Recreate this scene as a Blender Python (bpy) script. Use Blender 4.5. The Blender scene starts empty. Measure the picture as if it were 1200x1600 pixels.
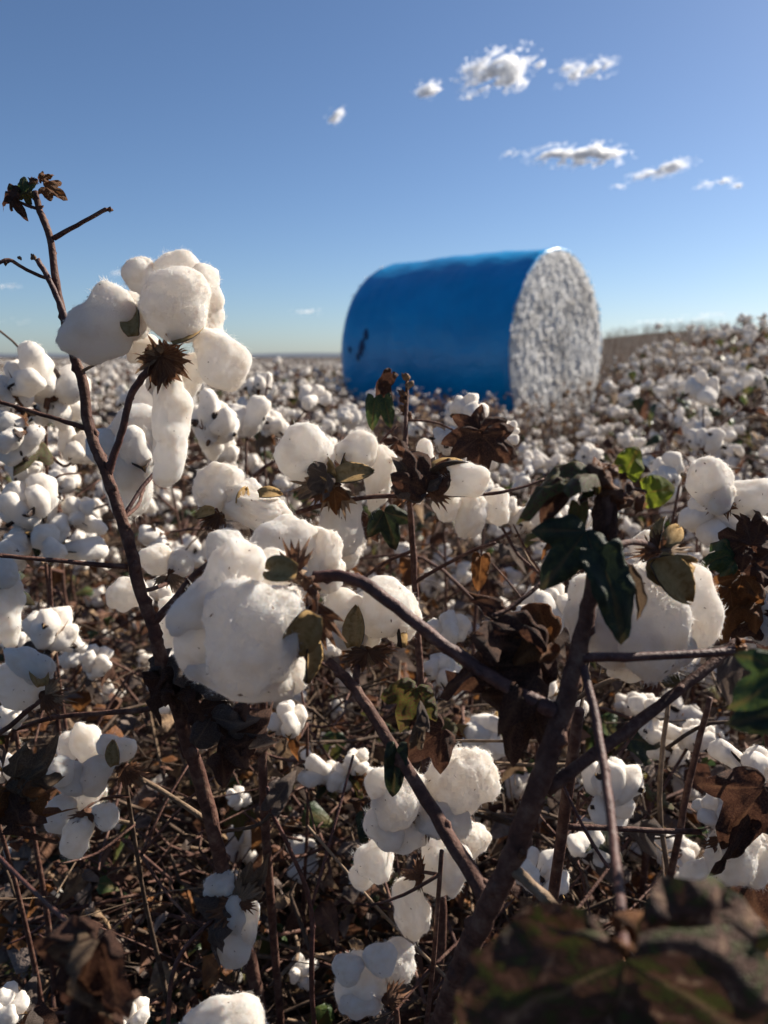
import bpy, bmesh, math, random
import numpy as np
from mathutils import Vector, Matrix, Quaternion, noise

rnd = random.Random(7)
scn = bpy.context.scene
col = scn.collection
R = math.radians
PI = math.pi

# ------------------------------------------------------------------ camera
CAM = Vector((0.0, 0.0, 1.1))
PITCH = math.atan(242 / 1200)
FWD = Vector((0, math.cos(PITCH), -math.sin(PITCH)))
RIGHT = Vector((1, 0, 0))
UP = Vector((0, math.sin(PITCH), math.cos(PITCH)))
cd = bpy.data.cameras.new('camera')
cam = bpy.data.objects.new('camera', cd)
col.objects.link(cam)
cam.location = CAM
cam.rotation_euler = (PI / 2 - PITCH, 0, 0)
cd.sensor_fit = 'VERTICAL'
cd.sensor_height = 36
cd.lens = 27
cd.clip_start = 0.02
cd.clip_end = 20000
cd.dof.use_dof = True
cd.dof.focus_distance = 0.62
cd.dof.aperture_fstop = 6.8
scn.camera = cam


def P(px, py, d):
    """a point d metres ahead on the sight line through photo pixel (px, py)"""
    return CAM + (FWD + RIGHT * ((px - 600) / 1200) + UP * ((800 - py) / 1200)) * d


# ------------------------------------------------------------------ sky, sun, exposure
SUN_AZ, SUN_EL = R(56), R(34)
world = bpy.data.worlds.new('World')
scn.world = world
world.use_nodes = True
wn = world.node_tree.nodes
wl = world.node_tree.links
wn.clear()
wo = wn.new('ShaderNodeOutputWorld')
bg = wn.new('ShaderNodeBackground')
sky = wn.new('ShaderNodeTexSky')
sky.sky_type = 'NISHITA'
sky.sun_disc = False
sky.sun_elevation = SUN_EL
sky.sun_rotation = SUN_AZ
sky.altitude = 300
sky.air_density = 0.8
sky.dust_density = 0.65
sky.ozone_density = 5.0
bg.inputs['Strength'].default_value = 0.05
wl.new(sky.outputs[0], bg.inputs['Color'])
wl.new(bg.outputs[0], wo.inputs['Surface'])

sd = bpy.data.lights.new('sun', 'SUN')
sd.energy = 5.0
sd.angle = R(0.53)
sd.color = (1.0, 0.92, 0.80)
sun = bpy.data.objects.new('sun', sd)
col.objects.link(sun)
SUN = Vector((math.sin(SUN_AZ) * math.cos(SUN_EL), math.cos(SUN_AZ) * math.cos(SUN_EL), math.sin(SUN_EL)))
sun.rotation_euler = SUN.to_track_quat('Z', 'Y').to_euler()
sun.location = (20, 20, 30)

vs = scn.view_settings
vs.view_transform = 'Standard'
vs.look = 'None'
vs.gamma = 1
vs.exposure = 1.15
vs.use_curve_mapping = False
scn.cycles.use_denoising = True
scn.cycles.max_bounces = 14
scn.cycles.diffuse_bounces = 9
scn.cycles.transmission_bounces = 9
scn.cycles.transparent_max_bounces = 6


# ------------------------------------------------------------------ materials
def nmat(name):
    m = bpy.data.materials.new(name)
    m.use_nodes = True
    nt = m.node_tree
    for n in list(nt.nodes):
        nt.nodes.remove(n)
    out = nt.nodes.new('ShaderNodeOutputMaterial')
    return m, nt, out


def noise_col(nt, scale, stops, detail=6, rough=.6, coord='Object', dist=0.0):
    tc = nt.nodes.new('ShaderNodeTexCoord')
    nz = nt.nodes.new('ShaderNodeTexNoise')
    nz.inputs['Scale'].default_value = scale
    nz.inputs['Detail'].default_value = detail
    nz.inputs['Roughness'].default_value = rough
    nz.inputs['Distortion'].default_value = dist
    nt.links.new(tc.outputs[coord], nz.inputs['Vector'])
    cr = nt.nodes.new('ShaderNodeValToRGB')
    el = cr.color_ramp.elements
    el[0].position, el[0].color = stops[0][0], (*stops[0][1], 1)
    el[1].position, el[1].color = stops[-1][0], (*stops[-1][1], 1)
    for p, c in stops[1:-1]:
        e = el.new(p)
        e.color = (*c, 1)
    nt.links.new(nz.outputs['Fac'], cr.inputs[0])
    return nz, cr, tc


def mat_cotton(name, sss, bump_scale, lo=(.86, .79, .70), hi=(.945, .90, .845), fleck=False, bstr=.35, transl=.30):
    m, nt, out = nmat(name)
    nz, cr, tc = noise_col(nt, 2.2, [(.3, lo), (.52, hi)], 5)
    colour = cr.outputs[0]
    if fleck:
        n3, c3, _ = noise_col(nt, 9.0, [(.70, (1, 1, 1)), (.77, (.5, .40, .30))], 4, .6)
        mx = nt.nodes.new('ShaderNodeMix')
        mx.data_type = 'RGBA'
        mx.blend_type = 'MULTIPLY'
        mx.inputs[0].default_value = 1
        nt.links.new(colour, mx.inputs[6])
        nt.links.new(c3.outputs[0], mx.inputs[7])
        colour = mx.outputs[2]
    bp = nt.nodes.new('ShaderNodeBump')
    n2 = nt.nodes.new('ShaderNodeTexNoise')
    n2.inputs['Scale'].default_value = bump_scale
    n2.inputs['Detail'].default_value = 7
    n2.inputs['Roughness'].default_value = .7
    n2.inputs['Distortion'].default_value = 1.2
    nt.links.new(tc.outputs['Object'], n2.inputs['Vector'])
    nt.links.new(n2.outputs['Fac'], bp.inputs['Height'])
    bp.inputs['Strength'].default_value = bstr
    bp.inputs['Distance'].default_value = .05
    if sss:
        b = nt.nodes.new('ShaderNodeBsdfPrincipled')
        b.inputs['Roughness'].default_value = 1
        b.inputs['Specular IOR Level'].default_value = 0.1
        b.inputs['Subsurface Weight'].default_value = 1.0
        b.inputs['Subsurface Radius'].default_value = (1, .86, .72)
        b.inputs['Subsurface Scale'].default_value = .007
        b.inputs['Sheen Weight'].default_value = .25
        b.inputs['Sheen Roughness'].default_value = .5
        nt.links.new(colour, b.inputs['Base Color'])
        nt.links.new(bp.outputs[0], b.inputs['Normal'])
        t = nt.nodes.new('ShaderNodeBsdfTranslucent')
        nt.links.new(colour, t.inputs['Color'])
        mx = nt.nodes.new('ShaderNodeMixShader')
        mx.inputs[0].default_value = transl
        nt.links.new(b.outputs[0], mx.inputs[1])
        nt.links.new(t.outputs[0], mx.inputs[2])
        nt.links.new(mx.outputs[0], out.inputs['Surface'])
    else:
        a = nt.nodes.new('ShaderNodeBsdfDiffuse')
        t = nt.nodes.new('ShaderNodeBsdfTranslucent')
        mx = nt.nodes.new('ShaderNodeMixShader')
        mx.inputs[0].default_value = transl
        for s in (a, t):
            nt.links.new(colour, s.inputs['Color'])
            nt.links.new(bp.outputs[0], s.inputs['Normal'])
        nt.links.new(a.outputs[0], mx.inputs[1])
        nt.links.new(t.outputs[0], mx.inputs[2])
        nt.links.new(mx.outputs[0], out.inputs['Surface'])
    return m


def mat_leaf(name, stops, scale, transl=.35, rough=.55, bump=.4):
    m, nt, out = nmat(name)
    nz, cr, tc = noise_col(nt, scale, stops, 7, .62, dist=.4)
    at = nt.nodes.new('ShaderNodeAttribute')
    at.attribute_name = 'vein'
    mx = nt.nodes.new('ShaderNodeMix')
    mx.data_type = 'RGBA'
    mx.blend_type = 'MIX'
    vc = nt.nodes.new('ShaderNodeMath')
    vc.operation = 'MULTIPLY'
    vc.inputs[1].default_value = .55
    nt.links.new(at.outputs['Fac'], vc.inputs[0])
    nt.links.new(vc.outputs[0], mx.inputs[0])
    nt.links.new(cr.outputs[0], mx.inputs[6])
    last = stops[-1][1]
    mx.inputs[7].default_value = (last[0] * 1.3 + .03, last[1] * 1.2 + .025, last[2] * 1.1 + .015, 1)
    b = nt.nodes.new('ShaderNodeBsdfPrincipled')
    b.inputs['Roughness'].default_value = rough
    b.inputs['Specular IOR Level'].default_value = .3
    bp = nt.nodes.new('ShaderNodeBump')
    bp.inputs['Strength'].default_value = bump
    bp.inputs['Distance'].default_value = .004
    n2 = nt.nodes.new('ShaderNodeTexNoise')
    n2.inputs['Scale'].default_value = scale * 6
    n2.inputs['Detail'].default_value = 6
    nt.links.new(tc.outputs['Object'], n2.inputs['Vector'])
    nt.links.new(n2.outputs['Fac'], bp.inputs['Height'])
    t = nt.nodes.new('ShaderNodeBsdfTranslucent')
    for s, k in ((b, 'Base Color'), (t, 'Color')):
        nt.links.new(mx.outputs[2], s.inputs[k])
        nt.links.new(bp.outputs[0], s.inputs['Normal'])
    ms = nt.nodes.new('ShaderNodeMixShader')
    ms.inputs[0].default_value = transl
    nt.links.new(b.outputs[0], ms.inputs[1])
    nt.links.new(t.outputs[0], ms.inputs[2])
    nt.links.new(ms.outputs[0], out.inputs['Surface'])
    return m


def mat_solid(name, stops, scale, rough=.8, bump=.5, bdist=.002, spec=.25, bscale=None):
    m, nt, out = nmat(name)
    nz, cr, tc = noise_col(nt, scale, stops, 8, .65)
    b = nt.nodes.new('ShaderNodeBsdfPrincipled')
    b.inputs['Roughness'].default_value = rough
    b.inputs['Specular IOR Level'].default_value = spec
    bp = nt.nodes.new('ShaderNodeBump')
    bp.inputs['Strength'].default_value = bump
    bp.inputs['Distance'].default_value = bdist
    n2 = nt.nodes.new('ShaderNodeTexNoise')
    n2.inputs['Scale'].default_value = bscale or scale * 4
    n2.inputs['Detail'].default_value = 7
    nt.links.new(tc.outputs['Object'], n2.inputs['Vector'])
    nt.links.new(n2.outputs['Fac'], bp.inputs['Height'])
    nt.links.new(cr.outputs[0], b.inputs['Base Color'])
    nt.links.new(bp.outputs[0], b.inputs['Normal'])
    nt.links.new(b.outputs[0], out.inputs['Surface'])
    return m


M = {}
M['cotton'] = mat_cotton('cotton_lint', True, 45, bstr=.5, transl=.44, fleck=True)
M['fibre'] = mat_cotton('cotton_fibre', False, 60, bstr=0, transl=.45)
M['cotton_mid'] = mat_cotton('cotton_lint_mid', False, 150, lo=(.84, .775, .69), hi=(.935, .885, .82), transl=.33)
M['bark'] = mat_solid('stem_bark', [(.3, (.03, .013, .010)), (.5, (.085, .038, .027)), (.72, (.17, .105, .075))], 90, .75, .6, .002)
M['bark_red'] = mat_solid('stem_bark_red', [(.3, (.035, .014, .012)), (.55, (.085, .034, .027)), (.75, (.17, .095, .07))], 110, .6, .5, .002, .35)
M['bark_tan'] = mat_solid('stem_bark_tan', [(.3, (.10, .065, .04)), (.55, (.19, .13, .085)), (.75, (.28, .20, .14))], 80, .85, .6, .002)
M['twig'] = mat_solid('dry_twig', [(.3, (.03, .018, .012)), (.55, (.075, .048, .032)), (.75, (.19, .13, .085))], 60, .85, .5, .002)
M['valve_in'] = mat_leaf('bur_inside', [(.3, (.34, .19, .06)), (.5, (.52, .33, .13)), (.7, (.62, .44, .22))], 9, .5, .85)
M['valve_out'] = mat_solid('bur_outside', [(.3, (.012, .008, .007)), (.55, (.035, .02, .015)), (.75, (.10, .06, .04))], 110, .6, .5, .002)
M['bract'] = mat_leaf('dry_bract', [(.3, (.06, .027, .017)), (.52, (.14, .065, .036)), (.72, (.27, .15, .08))], 60, .35, .7)
M['bract_tan'] = mat_leaf('dry_bract_tan', [(.3, (.12, .075, .045)), (.52, (.24, .16, .10)), (.72, (.36, .26, .17))], 60, .3, .8)
M['leaf_green'] = mat_leaf('leaf_green', [(.3, (.018, .03, .014)), (.48, (.035, .058, .022)), (.6, (.06, .085, .02)), (.74, (.13, .07, .02))], 22, .35, .45)
M['leaf_turning'] = mat_leaf('leaf_turning', [(.34, (.03, .045, .015)), (.46, (.09, .10, .02)), (.55, (.10, .045, .02)), (.7, (.05, .02, .014))], 28, .4, .5)
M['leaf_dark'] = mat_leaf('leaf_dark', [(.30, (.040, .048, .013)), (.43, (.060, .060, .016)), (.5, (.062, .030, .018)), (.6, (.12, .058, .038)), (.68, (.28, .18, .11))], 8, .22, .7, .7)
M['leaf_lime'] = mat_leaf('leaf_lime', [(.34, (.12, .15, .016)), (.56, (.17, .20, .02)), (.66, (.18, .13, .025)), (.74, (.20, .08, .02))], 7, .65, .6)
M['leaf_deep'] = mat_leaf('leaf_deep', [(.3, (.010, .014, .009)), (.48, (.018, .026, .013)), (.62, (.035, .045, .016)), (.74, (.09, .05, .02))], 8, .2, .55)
M['leaf_brown'] = mat_leaf('leaf_brown', [(.3, (.03, .014, .010)), (.5, (.085, .038, .025)), (.7, (.18, .09, .052))], 40, .3, .75, .7)
M['leaf_rust'] = mat_leaf('leaf_rust', [(.3, (.07, .025, .012)), (.5, (.17, .065, .02)), (.7, (.30, .14, .05))], 50, .4, .65, .6)
M['leaf_tan'] = mat_leaf('leaf_tan', [(.3, (.07, .04, .025)), (.5, (.17, .11, .07)), (.7, (.36, .25, .15))], 45, .25, .85, .8)
M['leaf_grey'] = mat_leaf('leaf_grey', [(.3, (.07, .052, .045)), (.5, (.15, .115, .098)), (.7, (.27, .21, .18))], 50, .25, .9, .9)


# ------------------------------------------------------------------ small object helpers
W = {}


def link(name, data, parent=None, Mw=None):
    o = bpy.data.objects.new(name, data)
    col.objects.link(o)
    Mw = Mw or Matrix.Identity(4)
    if parent is not None:
        o.parent = parent
        o.matrix_basis = W[parent.name].inverted() @ Mw
    else:
        o.matrix_basis = Mw
    W[o.name] = Mw
    return o


def thing(name, label, cat, loc=(0, 0, 0), group=None):
    o = link(name, None, None, Matrix.Translation(Vector(loc)))
    o.empty_display_size = .05
    o['label'] = label
    o['category'] = cat
    if group:
        o['group'] = group
    return o


def tag(o, label=None, cat=None, group=None, kind=None):
    for k, v in (('label', label), ('category', cat), ('group', group), ('kind', kind)):
        if v:
            o[k] = v
    return o


class MB:
    """collects geometry for ONE mesh"""

    def __init__(s):
        s.v, s.f, s.m, s.a, s.n = [], [], [], [], 0

    def add(s, verts, faces, mi=0, att=None):
        verts = np.asarray(verts, dtype=float).reshape(-1, 3)
        o = s.n
        s.v.append(verts)
        s.n += len(verts)
        for f in faces:
            s.f.append(tuple(int(i) + o for i in f))
        if np.isscalar(mi):
            s.m += [mi] * len(faces)
        else:
            s.m += list(mi)
        s.a.append(np.zeros(len(verts)) if att is None else np.asarray(att, float))

    def merge(s, data, mat4=None, mimap=None):
        v, f, mi, a = data
        if mat4 is not None:
            m = np.array(mat4)
            v = v @ m[:3, :3].T + m[:3, 3]
        s.add(v, f, mi if mimap is None else [mimap[k] for k in mi], a)

    def data(s):
        return np.vstack(s.v), s.f, s.m, np.concatenate(s.a)

    def mesh(s, name, mats, smooth=True):
        me = bpy.data.meshes.new(name)
        v = np.vstack(s.v)
        me.from_pydata(v.tolist(), [], s.f)
        for m in mats:
            me.materials.append(m)
        me.polygons.foreach_set('material_index', s.m)
        me.polygons.foreach_set('use_smooth', [smooth] * len(s.f))
        at = me.attributes.new('vein', 'FLOAT', 'POINT')
        at.data.foreach_set('value', np.concatenate(s.a))
        me.update()
        return me


def mesh_of(data, name, mats, smooth=True):
    b = MB()
    b.merge(data)
    return b.mesh(name, mats, smooth)


def smooth_path(pts, rad, n=4):
    """catmull-rom through pts with radii"""
    pts = [Vector(p) for p in pts]
    if len(pts) < 3:
        n = max(n, 3)
    out, rr = [], []
    for i in range(len(pts) - 1):
        p0 = pts[max(i - 1, 0)]
        p1, p2 = pts[i], pts[i + 1]
        p3 = pts[min(i + 2, len(pts) - 1)]
        for k in range(n):
            t = k / n
            out.append(.5 * ((2 * p1) + (p2 - p0) * t + (2 * p0 - 5 * p1 + 4 * p2 - p3) * t * t + (3 * p1 - p0 - 3 * p2 + p3) * t ** 3))
            rr.append(rad[i] * (1 - t) + rad[i + 1] * t)
    out.append(pts[-1])
    rr.append(rad[-1])
    return out, rr


def tube(mb, pts, rad, sides=8, mi=0, wob=.08, cap=True, rg=rnd):
    n = len(pts)
    tang = []
    for i in range(n):
        t = (pts[min(i + 1, n - 1)] - pts[max(i - 1, 0)])
        tang.append(t.normalized() if t.length > 1e-9 else Vector((0, 0, 1)))
    u = tang[0].orthogonal().normalized()
    V = []
    for i in range(n):
        u = (u - tang[i] * u.dot(tang[i]))
        u = u.normalized() if u.length > 1e-6 else tang[i].orthogonal().normalized()
        w = tang[i].cross(u)
        for k in range(sides):
            a = 2 * PI * k / sides
            r = rad[i] * (1 + rg.uniform(-wob, wob))
            V.append(pts[i] + (u * math.cos(a) + w * math.sin(a)) * r)
    Fc = []
    for i in range(n - 1):
        for k in range(sides):
            k2 = (k + 1) % sides
            Fc.append((i * sides + k, i * sides + k2, (i + 1) * sides + k2, (i + 1) * sides + k))
    if cap:
        Fc.append(tuple(range(sides - 1, -1, -1)))
        Fc.append(tuple((n - 1) * sides + k for k in range(sides)))
    mb.add([tuple(v) for v in V], Fc, mi)


def hairs_on(mb, pts, rad, count, length, mi=0, rg=rnd):
    for _ in range(count):
        i = rg.randrange(len(pts) - 1)
        t = rg.random()
        c = pts[i].lerp(pts[i + 1], t)
        r = rad[i] * (1 - t) + rad[i + 1] * t
        ax = (pts[i + 1] - pts[i]).normalized()
        u = ax.orthogonal().normalized()
        u.rotate(Quaternion(ax, rg.uniform(0, 2 * PI)))
        s = ax.cross(u) * .00012
        d = (u + ax * rg.uniform(-.4, .4)).normalized() * length * rg.uniform(.5, 1.2)
        b = c + u * r * .95
        mb.add([tuple(b - s), tuple(b + s), tuple(b + d)], [(0, 1, 2)], mi)


# ------------------------------------------------------------------ cotton locks
def ico(sub):
    bm = bmesh.new()
    bmesh.ops.create_icosphere(bm, subdivisions=sub, radius=1)
    v = np.array([x.co[:] for x in bm.verts])
    f = [tuple(x.index for x in fc.verts) for fc in bm.faces]
    bm.free()
    return v, f


ICO = {k: ico(k) for k in (1, 2, 3, 4, 5)}


def lock_data(seed, aspect=1.3, sub=4, lumps=10, amp=.16, fibres=900, rough=.05, taper=.1, bend=0.0):
    """a tuft of lint: unit width, length = aspect, axis z, centre at origin"""
    rs = np.random.RandomState(seed)
    v, f = ICO[sub]
    n = v.copy()
    p = v * np.array([.5, .5, .5 * aspect])
    # softened cylinder for long tufts
    if aspect > 1.5:
        z = v[:, 2]
        rr = np.sqrt(np.maximum(1e-9, v[:, 0] ** 2 + v[:, 1] ** 2))
        k = np.minimum(1, (1 - np.abs(z) ** 3.2)) ** .5 / np.maximum(rr, 1e-4)
        p[:, 0] = v[:, 0] * k * .5
        p[:, 1] = v[:, 1] * k * .5
        bad = rr < .02
        p[bad, 0] = v[bad, 0] * .5
        p[bad, 1] = v[bad, 1] * .5
    # bulges with creases between (each seed pushes its own puff)
    cs = rs.normal(size=(lumps, 3))
    cs /= np.linalg.norm(cs, axis=1)[:, None]
    cs *= np.array([.5, .5, .5 * aspect])
    if aspect > 2:
        zz = (np.arange(lumps) + .5) / lumps - .5
        an = np.arange(lumps) * 2.6 + rs.uniform(-.5, .5, lumps)
        cs = np.stack([np.cos(an) * .42, np.sin(an) * .42, zz * aspect * .95], 1)
    d = np.linalg.norm(p[:, None, :] - cs[None], axis=2)
    ks = 18.0
    sm = -np.log(np.exp(-ks * d).sum(1)) / ks
    disp = amp * (0.35 - sm) * 1.4
    off = Vector(rs.uniform(-50, 50, 3))
    if aspect > 1.7:
        wv = np.array([noise.noise(Vector((q[0] * 1.5, q[1] * 1.5, q[2])) + off) for q in p])
        disp = disp + .10 * np.abs(np.cos(math.pi * (p[:, 2] * 1.55 + wv * .9))) - .05
    hf = np.empty(len(p))
    for i, q in enumerate(p):
        qv = Vector(q)
        hf[i] = rough * 1.2 * noise.noise(qv * 2.2 + off) + rough * .45 * noise.noise(qv * 5.5 + off) + (rough * .45 * noise.noise(qv * 13 + off) if sub >= 3 else 0) + (rough * .5 * noise.noise(qv * 32 + off) if sub >= 4 else 0)
    p = p + n * (disp + hf)[:, None]
    p[:, :2] *= (1 + taper * p[:, 2] / aspect * 2)[:, None]
    p[:, 0] += bend * (p[:, 2] ** 2) / aspect
    p -= (p.max(0) + p.min(0)) / 2
    ex = p.max(0) - p.min(0)
    p *= np.array([.97 / (.5 * ex[0] + .5 * ex[1])] * 2 + [.97 * aspect / ex[2]])
    mb = MB()
    mb.add(p, f, 0)
    if fibres:
        fi = rs.randint(0, len(f), fibres)
        fa = np.array(f)[fi]
        A, B, C = p[fa[:, 0]], p[fa[:, 1]], p[fa[:, 2]]
        w = rs.dirichlet((1, 1, 1), fibres)
        base = A * w[:, :1] + B * w[:, 1:2] + C * w[:, 2:]
        nn = np.cross(B - A, C - A)
        nn /= np.linalg.norm(nn, axis=1)[:, None] + 1e-12
        base = base - nn * .004
        t1 = rs.normal(size=(fibres, 3))
        t1 -= nn * (t1 * nn).sum(1)[:, None]
        t1 /= np.linalg.norm(t1, axis=1)[:, None] + 1e-12
        L = (rs.uniform(.022, .062, fibres) * (1 + 1.6 * (rs.rand(fibres) > .95)))[:, None]
        dirv = nn * rs.uniform(.05, .8, fibres)[:, None] + t1
        dirv /= np.linalg.norm(dirv, axis=1)[:, None]
        mid = base + dirv * L * .55
        tip = mid + (dirv + rs.normal(size=(fibres, 3)) * .8 - nn * .35) * L * .5
        side = np.cross(nn, dirv)
        side /= np.linalg.norm(side, axis=1)[:, None] + 1e-12
        hw = .003
        V = np.stack([base - side * hw, base + side * hw, mid + side * hw * .8, mid - side * hw * .8, tip], 1).reshape(-1, 3)
        o5 = np.arange(fibres) * 5
        F2 = [(o, o + 1, o + 2, o + 3) for o in o5.tolist()] + [(o + 3, o + 2, o + 4) for o in o5.tolist()]
        mb.add(V, F2, 1)
    if fibres > 3000:
        # stringy wisps pulled out of the tuft, and crumbs of leaf caught in it
        for _ in range(22):
            k = rs.randint(len(f))
            q = p[list(f[k])].mean(0)
            nq = np.cross(p[f[k][1]] - p[f[k][0]], p[f[k][2]] - p[f[k][0]])
            nq /= np.linalg.norm(nq) + 1e-12
            dq = nq * rs.uniform(.1, .8) + rs.normal(size=3) * .8
            dq /= np.linalg.norm(dq)
            for _i in range(26):
                b0 = q + rs.normal(size=3) * .035 - nq * .006
                dd = dq + rs.normal(size=3) * .35
                Ls = rs.uniform(.04, .10)
                m0 = b0 + dd * Ls * .5
                t0 = m0 + (dd + rs.normal(size=3) * .7 - nq * .5) * Ls * .5
                sd = np.cross(dd, rs.normal(size=3))
                sd *= .0022 / (np.linalg.norm(sd) + 1e-12)
                mb.add([b0 - sd, b0 + sd, m0 + sd, m0 - sd, t0], [(0, 1, 2, 3), (3, 2, 4)], 1)
        for _ in range(9):
            k = rs.randint(len(f))
            q = p[list(f[k])].mean(0)
            nq = np.cross(p[f[k][1]] - p[f[k][0]], p[f[k][2]] - p[f[k][0]])
            nq /= np.linalg.norm(nq) + 1e-12
            t1_ = np.cross(nq, rs.normal(size=3))
            t1_ /= np.linalg.norm(t1_) + 1e-12
            t2_ = np.cross(nq, t1_)
            a_, b_ = rs.uniform(.012, .04), rs.uniform(.005, .014)
            q = q + nq * .012
            mb.add([q - t1_ * a_, q - t2_ * b_ + nq * .006, q + t1_ * a_ + nq * .01, q + t2_ * b_], [(0, 1, 2, 3)], 2)
    return mb.data()


LOCK = {}
for kind, lst in {
    'round': [dict(seed=s, aspect=1.12, lumps=9, amp=.27, taper=.06, fibres=5000) for s in (1, 2, 3, 4)],
    'oval': [dict(seed=s, aspect=1.42, lumps=11, amp=.28, taper=.12, fibres=5200, bend=.15) for s in (11, 12, 13, 14)],
    'long': [dict(seed=s, aspect=1.95, lumps=12, amp=.28, taper=.12, fibres=5600, bend=.2) for s in (21, 22, 23)],
    'hang': [dict(seed=s, aspect=2.75, lumps=9, amp=.26, taper=-.02, fibres=6500, bend=.05) for s in (31, 32)],
    'big': [dict(seed=s, aspect=1.1, lumps=6, amp=.34, taper=.12, fibres=6500, rough=.07) for s in (51, 52)],
    'fluffy': [dict(seed=s, aspect=1.2, lumps=16, amp=.34, taper=.1, fibres=9000, rough=.1) for s in (41, 42, 43)],
}.items():
    LOCK[kind] = [(mesh_of(lock_data(**k), 'lint_' + kind, [M['cotton'], M['fibre'], M['bract']]), k['aspect']) for k in lst]
LOCK_NEAR = [(mesh_of(lock_data(seed=s, aspect=a, sub=3, lumps=8, amp=.28, fibres=3100, rough=.09), 'lint_near', [M['cotton_mid'], M['fibre'], M['bract']]), a)
             for s, a in ((61, 1.2), (62, 1.35), (63, 1.5), (64, 1.9))]
LOCK_MID = [lock_data(seed=s, aspect=a, sub=2, lumps=6, amp=.32, fibres=0, rough=.11) for s, a in ((71, 1.2), (72, 1.4), (73, 1.5), (74, 1.8))]
LOCK_MORE = [lock_data(seed=s, aspect=a, sub=3, lumps=8, amp=.30, fibres=260, rough=.09) for s, a in ((91, 1.2), (92, 1.4), (93, 1.5), (94, 2.2))]
LOCK_FAR = [lock_data(seed=s, aspect=a, sub=1, lumps=4, amp=.2, fibres=0, rough=.07) for s, a in ((81, 1.2), (82, 1.5))]


# ------------------------------------------------------------------ burs, bracts, leaves (unit builders)
def valve_data(seed, nu=5, nv=8, curl=.9, thick=.055):
    """one dried boll wall: base at origin, runs to +z, bows out to +y; unit length. slot 0 inside, slot 1 outside"""
    rg = random.Random(seed)
    mb = MB()
    ins, outs = [], []
    for j in range(nv):
        t = j / (nv - 1)
        wd = .36 * (math.sin(PI * min(1, t * .9 + .12)) ** .75) * (1 - .35 * t) + .015
        if t > .93:
            wd = .03
        a = curl * t * 1.25
        cz, cy = math.sin(min(a, 2.4)) / curl * .95 if curl > .05 else t, (1 - math.cos(a)) / curl * .9 if curl > .05 else 0
        for i in range(nu):
            s = i / (nu - 1) * 2 - 1
            cup = .22 * (s * s) * (1 - .4 * t)
            jz = rg.uniform(-.012, .012)
            nrm = Vector((0, math.cos(a), -math.sin(a)))
            p = Vector((s * wd, cy, cz)) - nrm * cup + Vector((0, 0, jz))
            ins.append(p)
            outs.append(p + nrm * thick)
    N = len(ins)
    V = [tuple(p) for p in ins + outs]
    Fc, mi = [], []
    for j in range(nv - 1):
        for i in range(nu - 1):
            a, b, c, d = j * nu + i, j * nu + i + 1, (j + 1) * nu + i + 1, (j + 1) * nu + i
            Fc.append((a, b, c, d))
            mi.append(0)
            Fc.append((N + d, N + c, N + b, N + a))
            mi.append(1)
    rim = [i for i in range(nu)] + [j * nu + nu - 1 for j in range(1, nv)] + [(nv - 1) * nu + i for i in range(nu - 2, -1, -1)] + [j * nu for j in range(nv - 2, 0, -1)]
    for k in range(len(rim)):
        a, b = rim[k], rim[(k + 1) % len(rim)]
        Fc.append((a, N + a, N + b, b))
        mi.append(1)
    att = [0.8 if (k % nu) in (0, nu // 2, nu - 1) else 0 for k in range(N)] * 2
    mb.add(V, Fc, mi, att)
    return mb.data()


def bract_data(seed, teeth=6, curl=.5):
    """torn fringed dry bract, base at origin, to +z, unit length"""
    rg = random.Random(seed)
    off = Vector((seed * 7.3, seed * 3.1, 2))
    mb = MB()
    per = 6
    cols = teeth * per + 1
    tl = [rg.uniform(.45, 1.0) for _ in range(teeth)]
    tb = [rg.uniform(-.35, .35) for _ in range(teeth)]
    V, att = [], []
    rings = 7
    for r in range(rings):
        t = r / (rings - 1)
        for i in range(cols):
            k = min(i // per, teeth - 1)
            ph = (i - k * per) / per
            tooth = max(0, 1 - abs(ph - .5) * 2.3) ** 1.3
            s = i / (cols - 1) * 2 - 1
            ln = .42 + .10 * math.cos(s * 1.5) + .48 * tooth * tl[k] * (1 - .35 * abs(s))
            ang = s * 1.0 + tb[k] * .35 * max(0, t - .5) * tooth
            rad = t * ln
            x, z = math.sin(ang) * rad * .85, math.cos(ang) * rad
            q = Vector((x, z, 0))
            y = .35 * x * x - curl * rad * rad * .8 + .16 * noise.noise(q * 3.5 + off) * (.3 + t) + .05 * noise.noise(q * 9 + off)
            if t > .6:
                y += (t - .6) * tooth * tb[k] * 1.3
                z -= (t - .6) * tooth * abs(tb[k]) * .6
            V.append((x, y, z))
            att.append(.6 if i % per == per // 2 else 0)
    Fc = []
    for r in range(rings - 1):
        for i in range(cols - 1):
            a = r * cols + i
            Fc.append((a, a + 1, a + cols + 1, a + cols))
    mb.add(V, Fc, 0, att)
    return mb.data()


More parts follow.
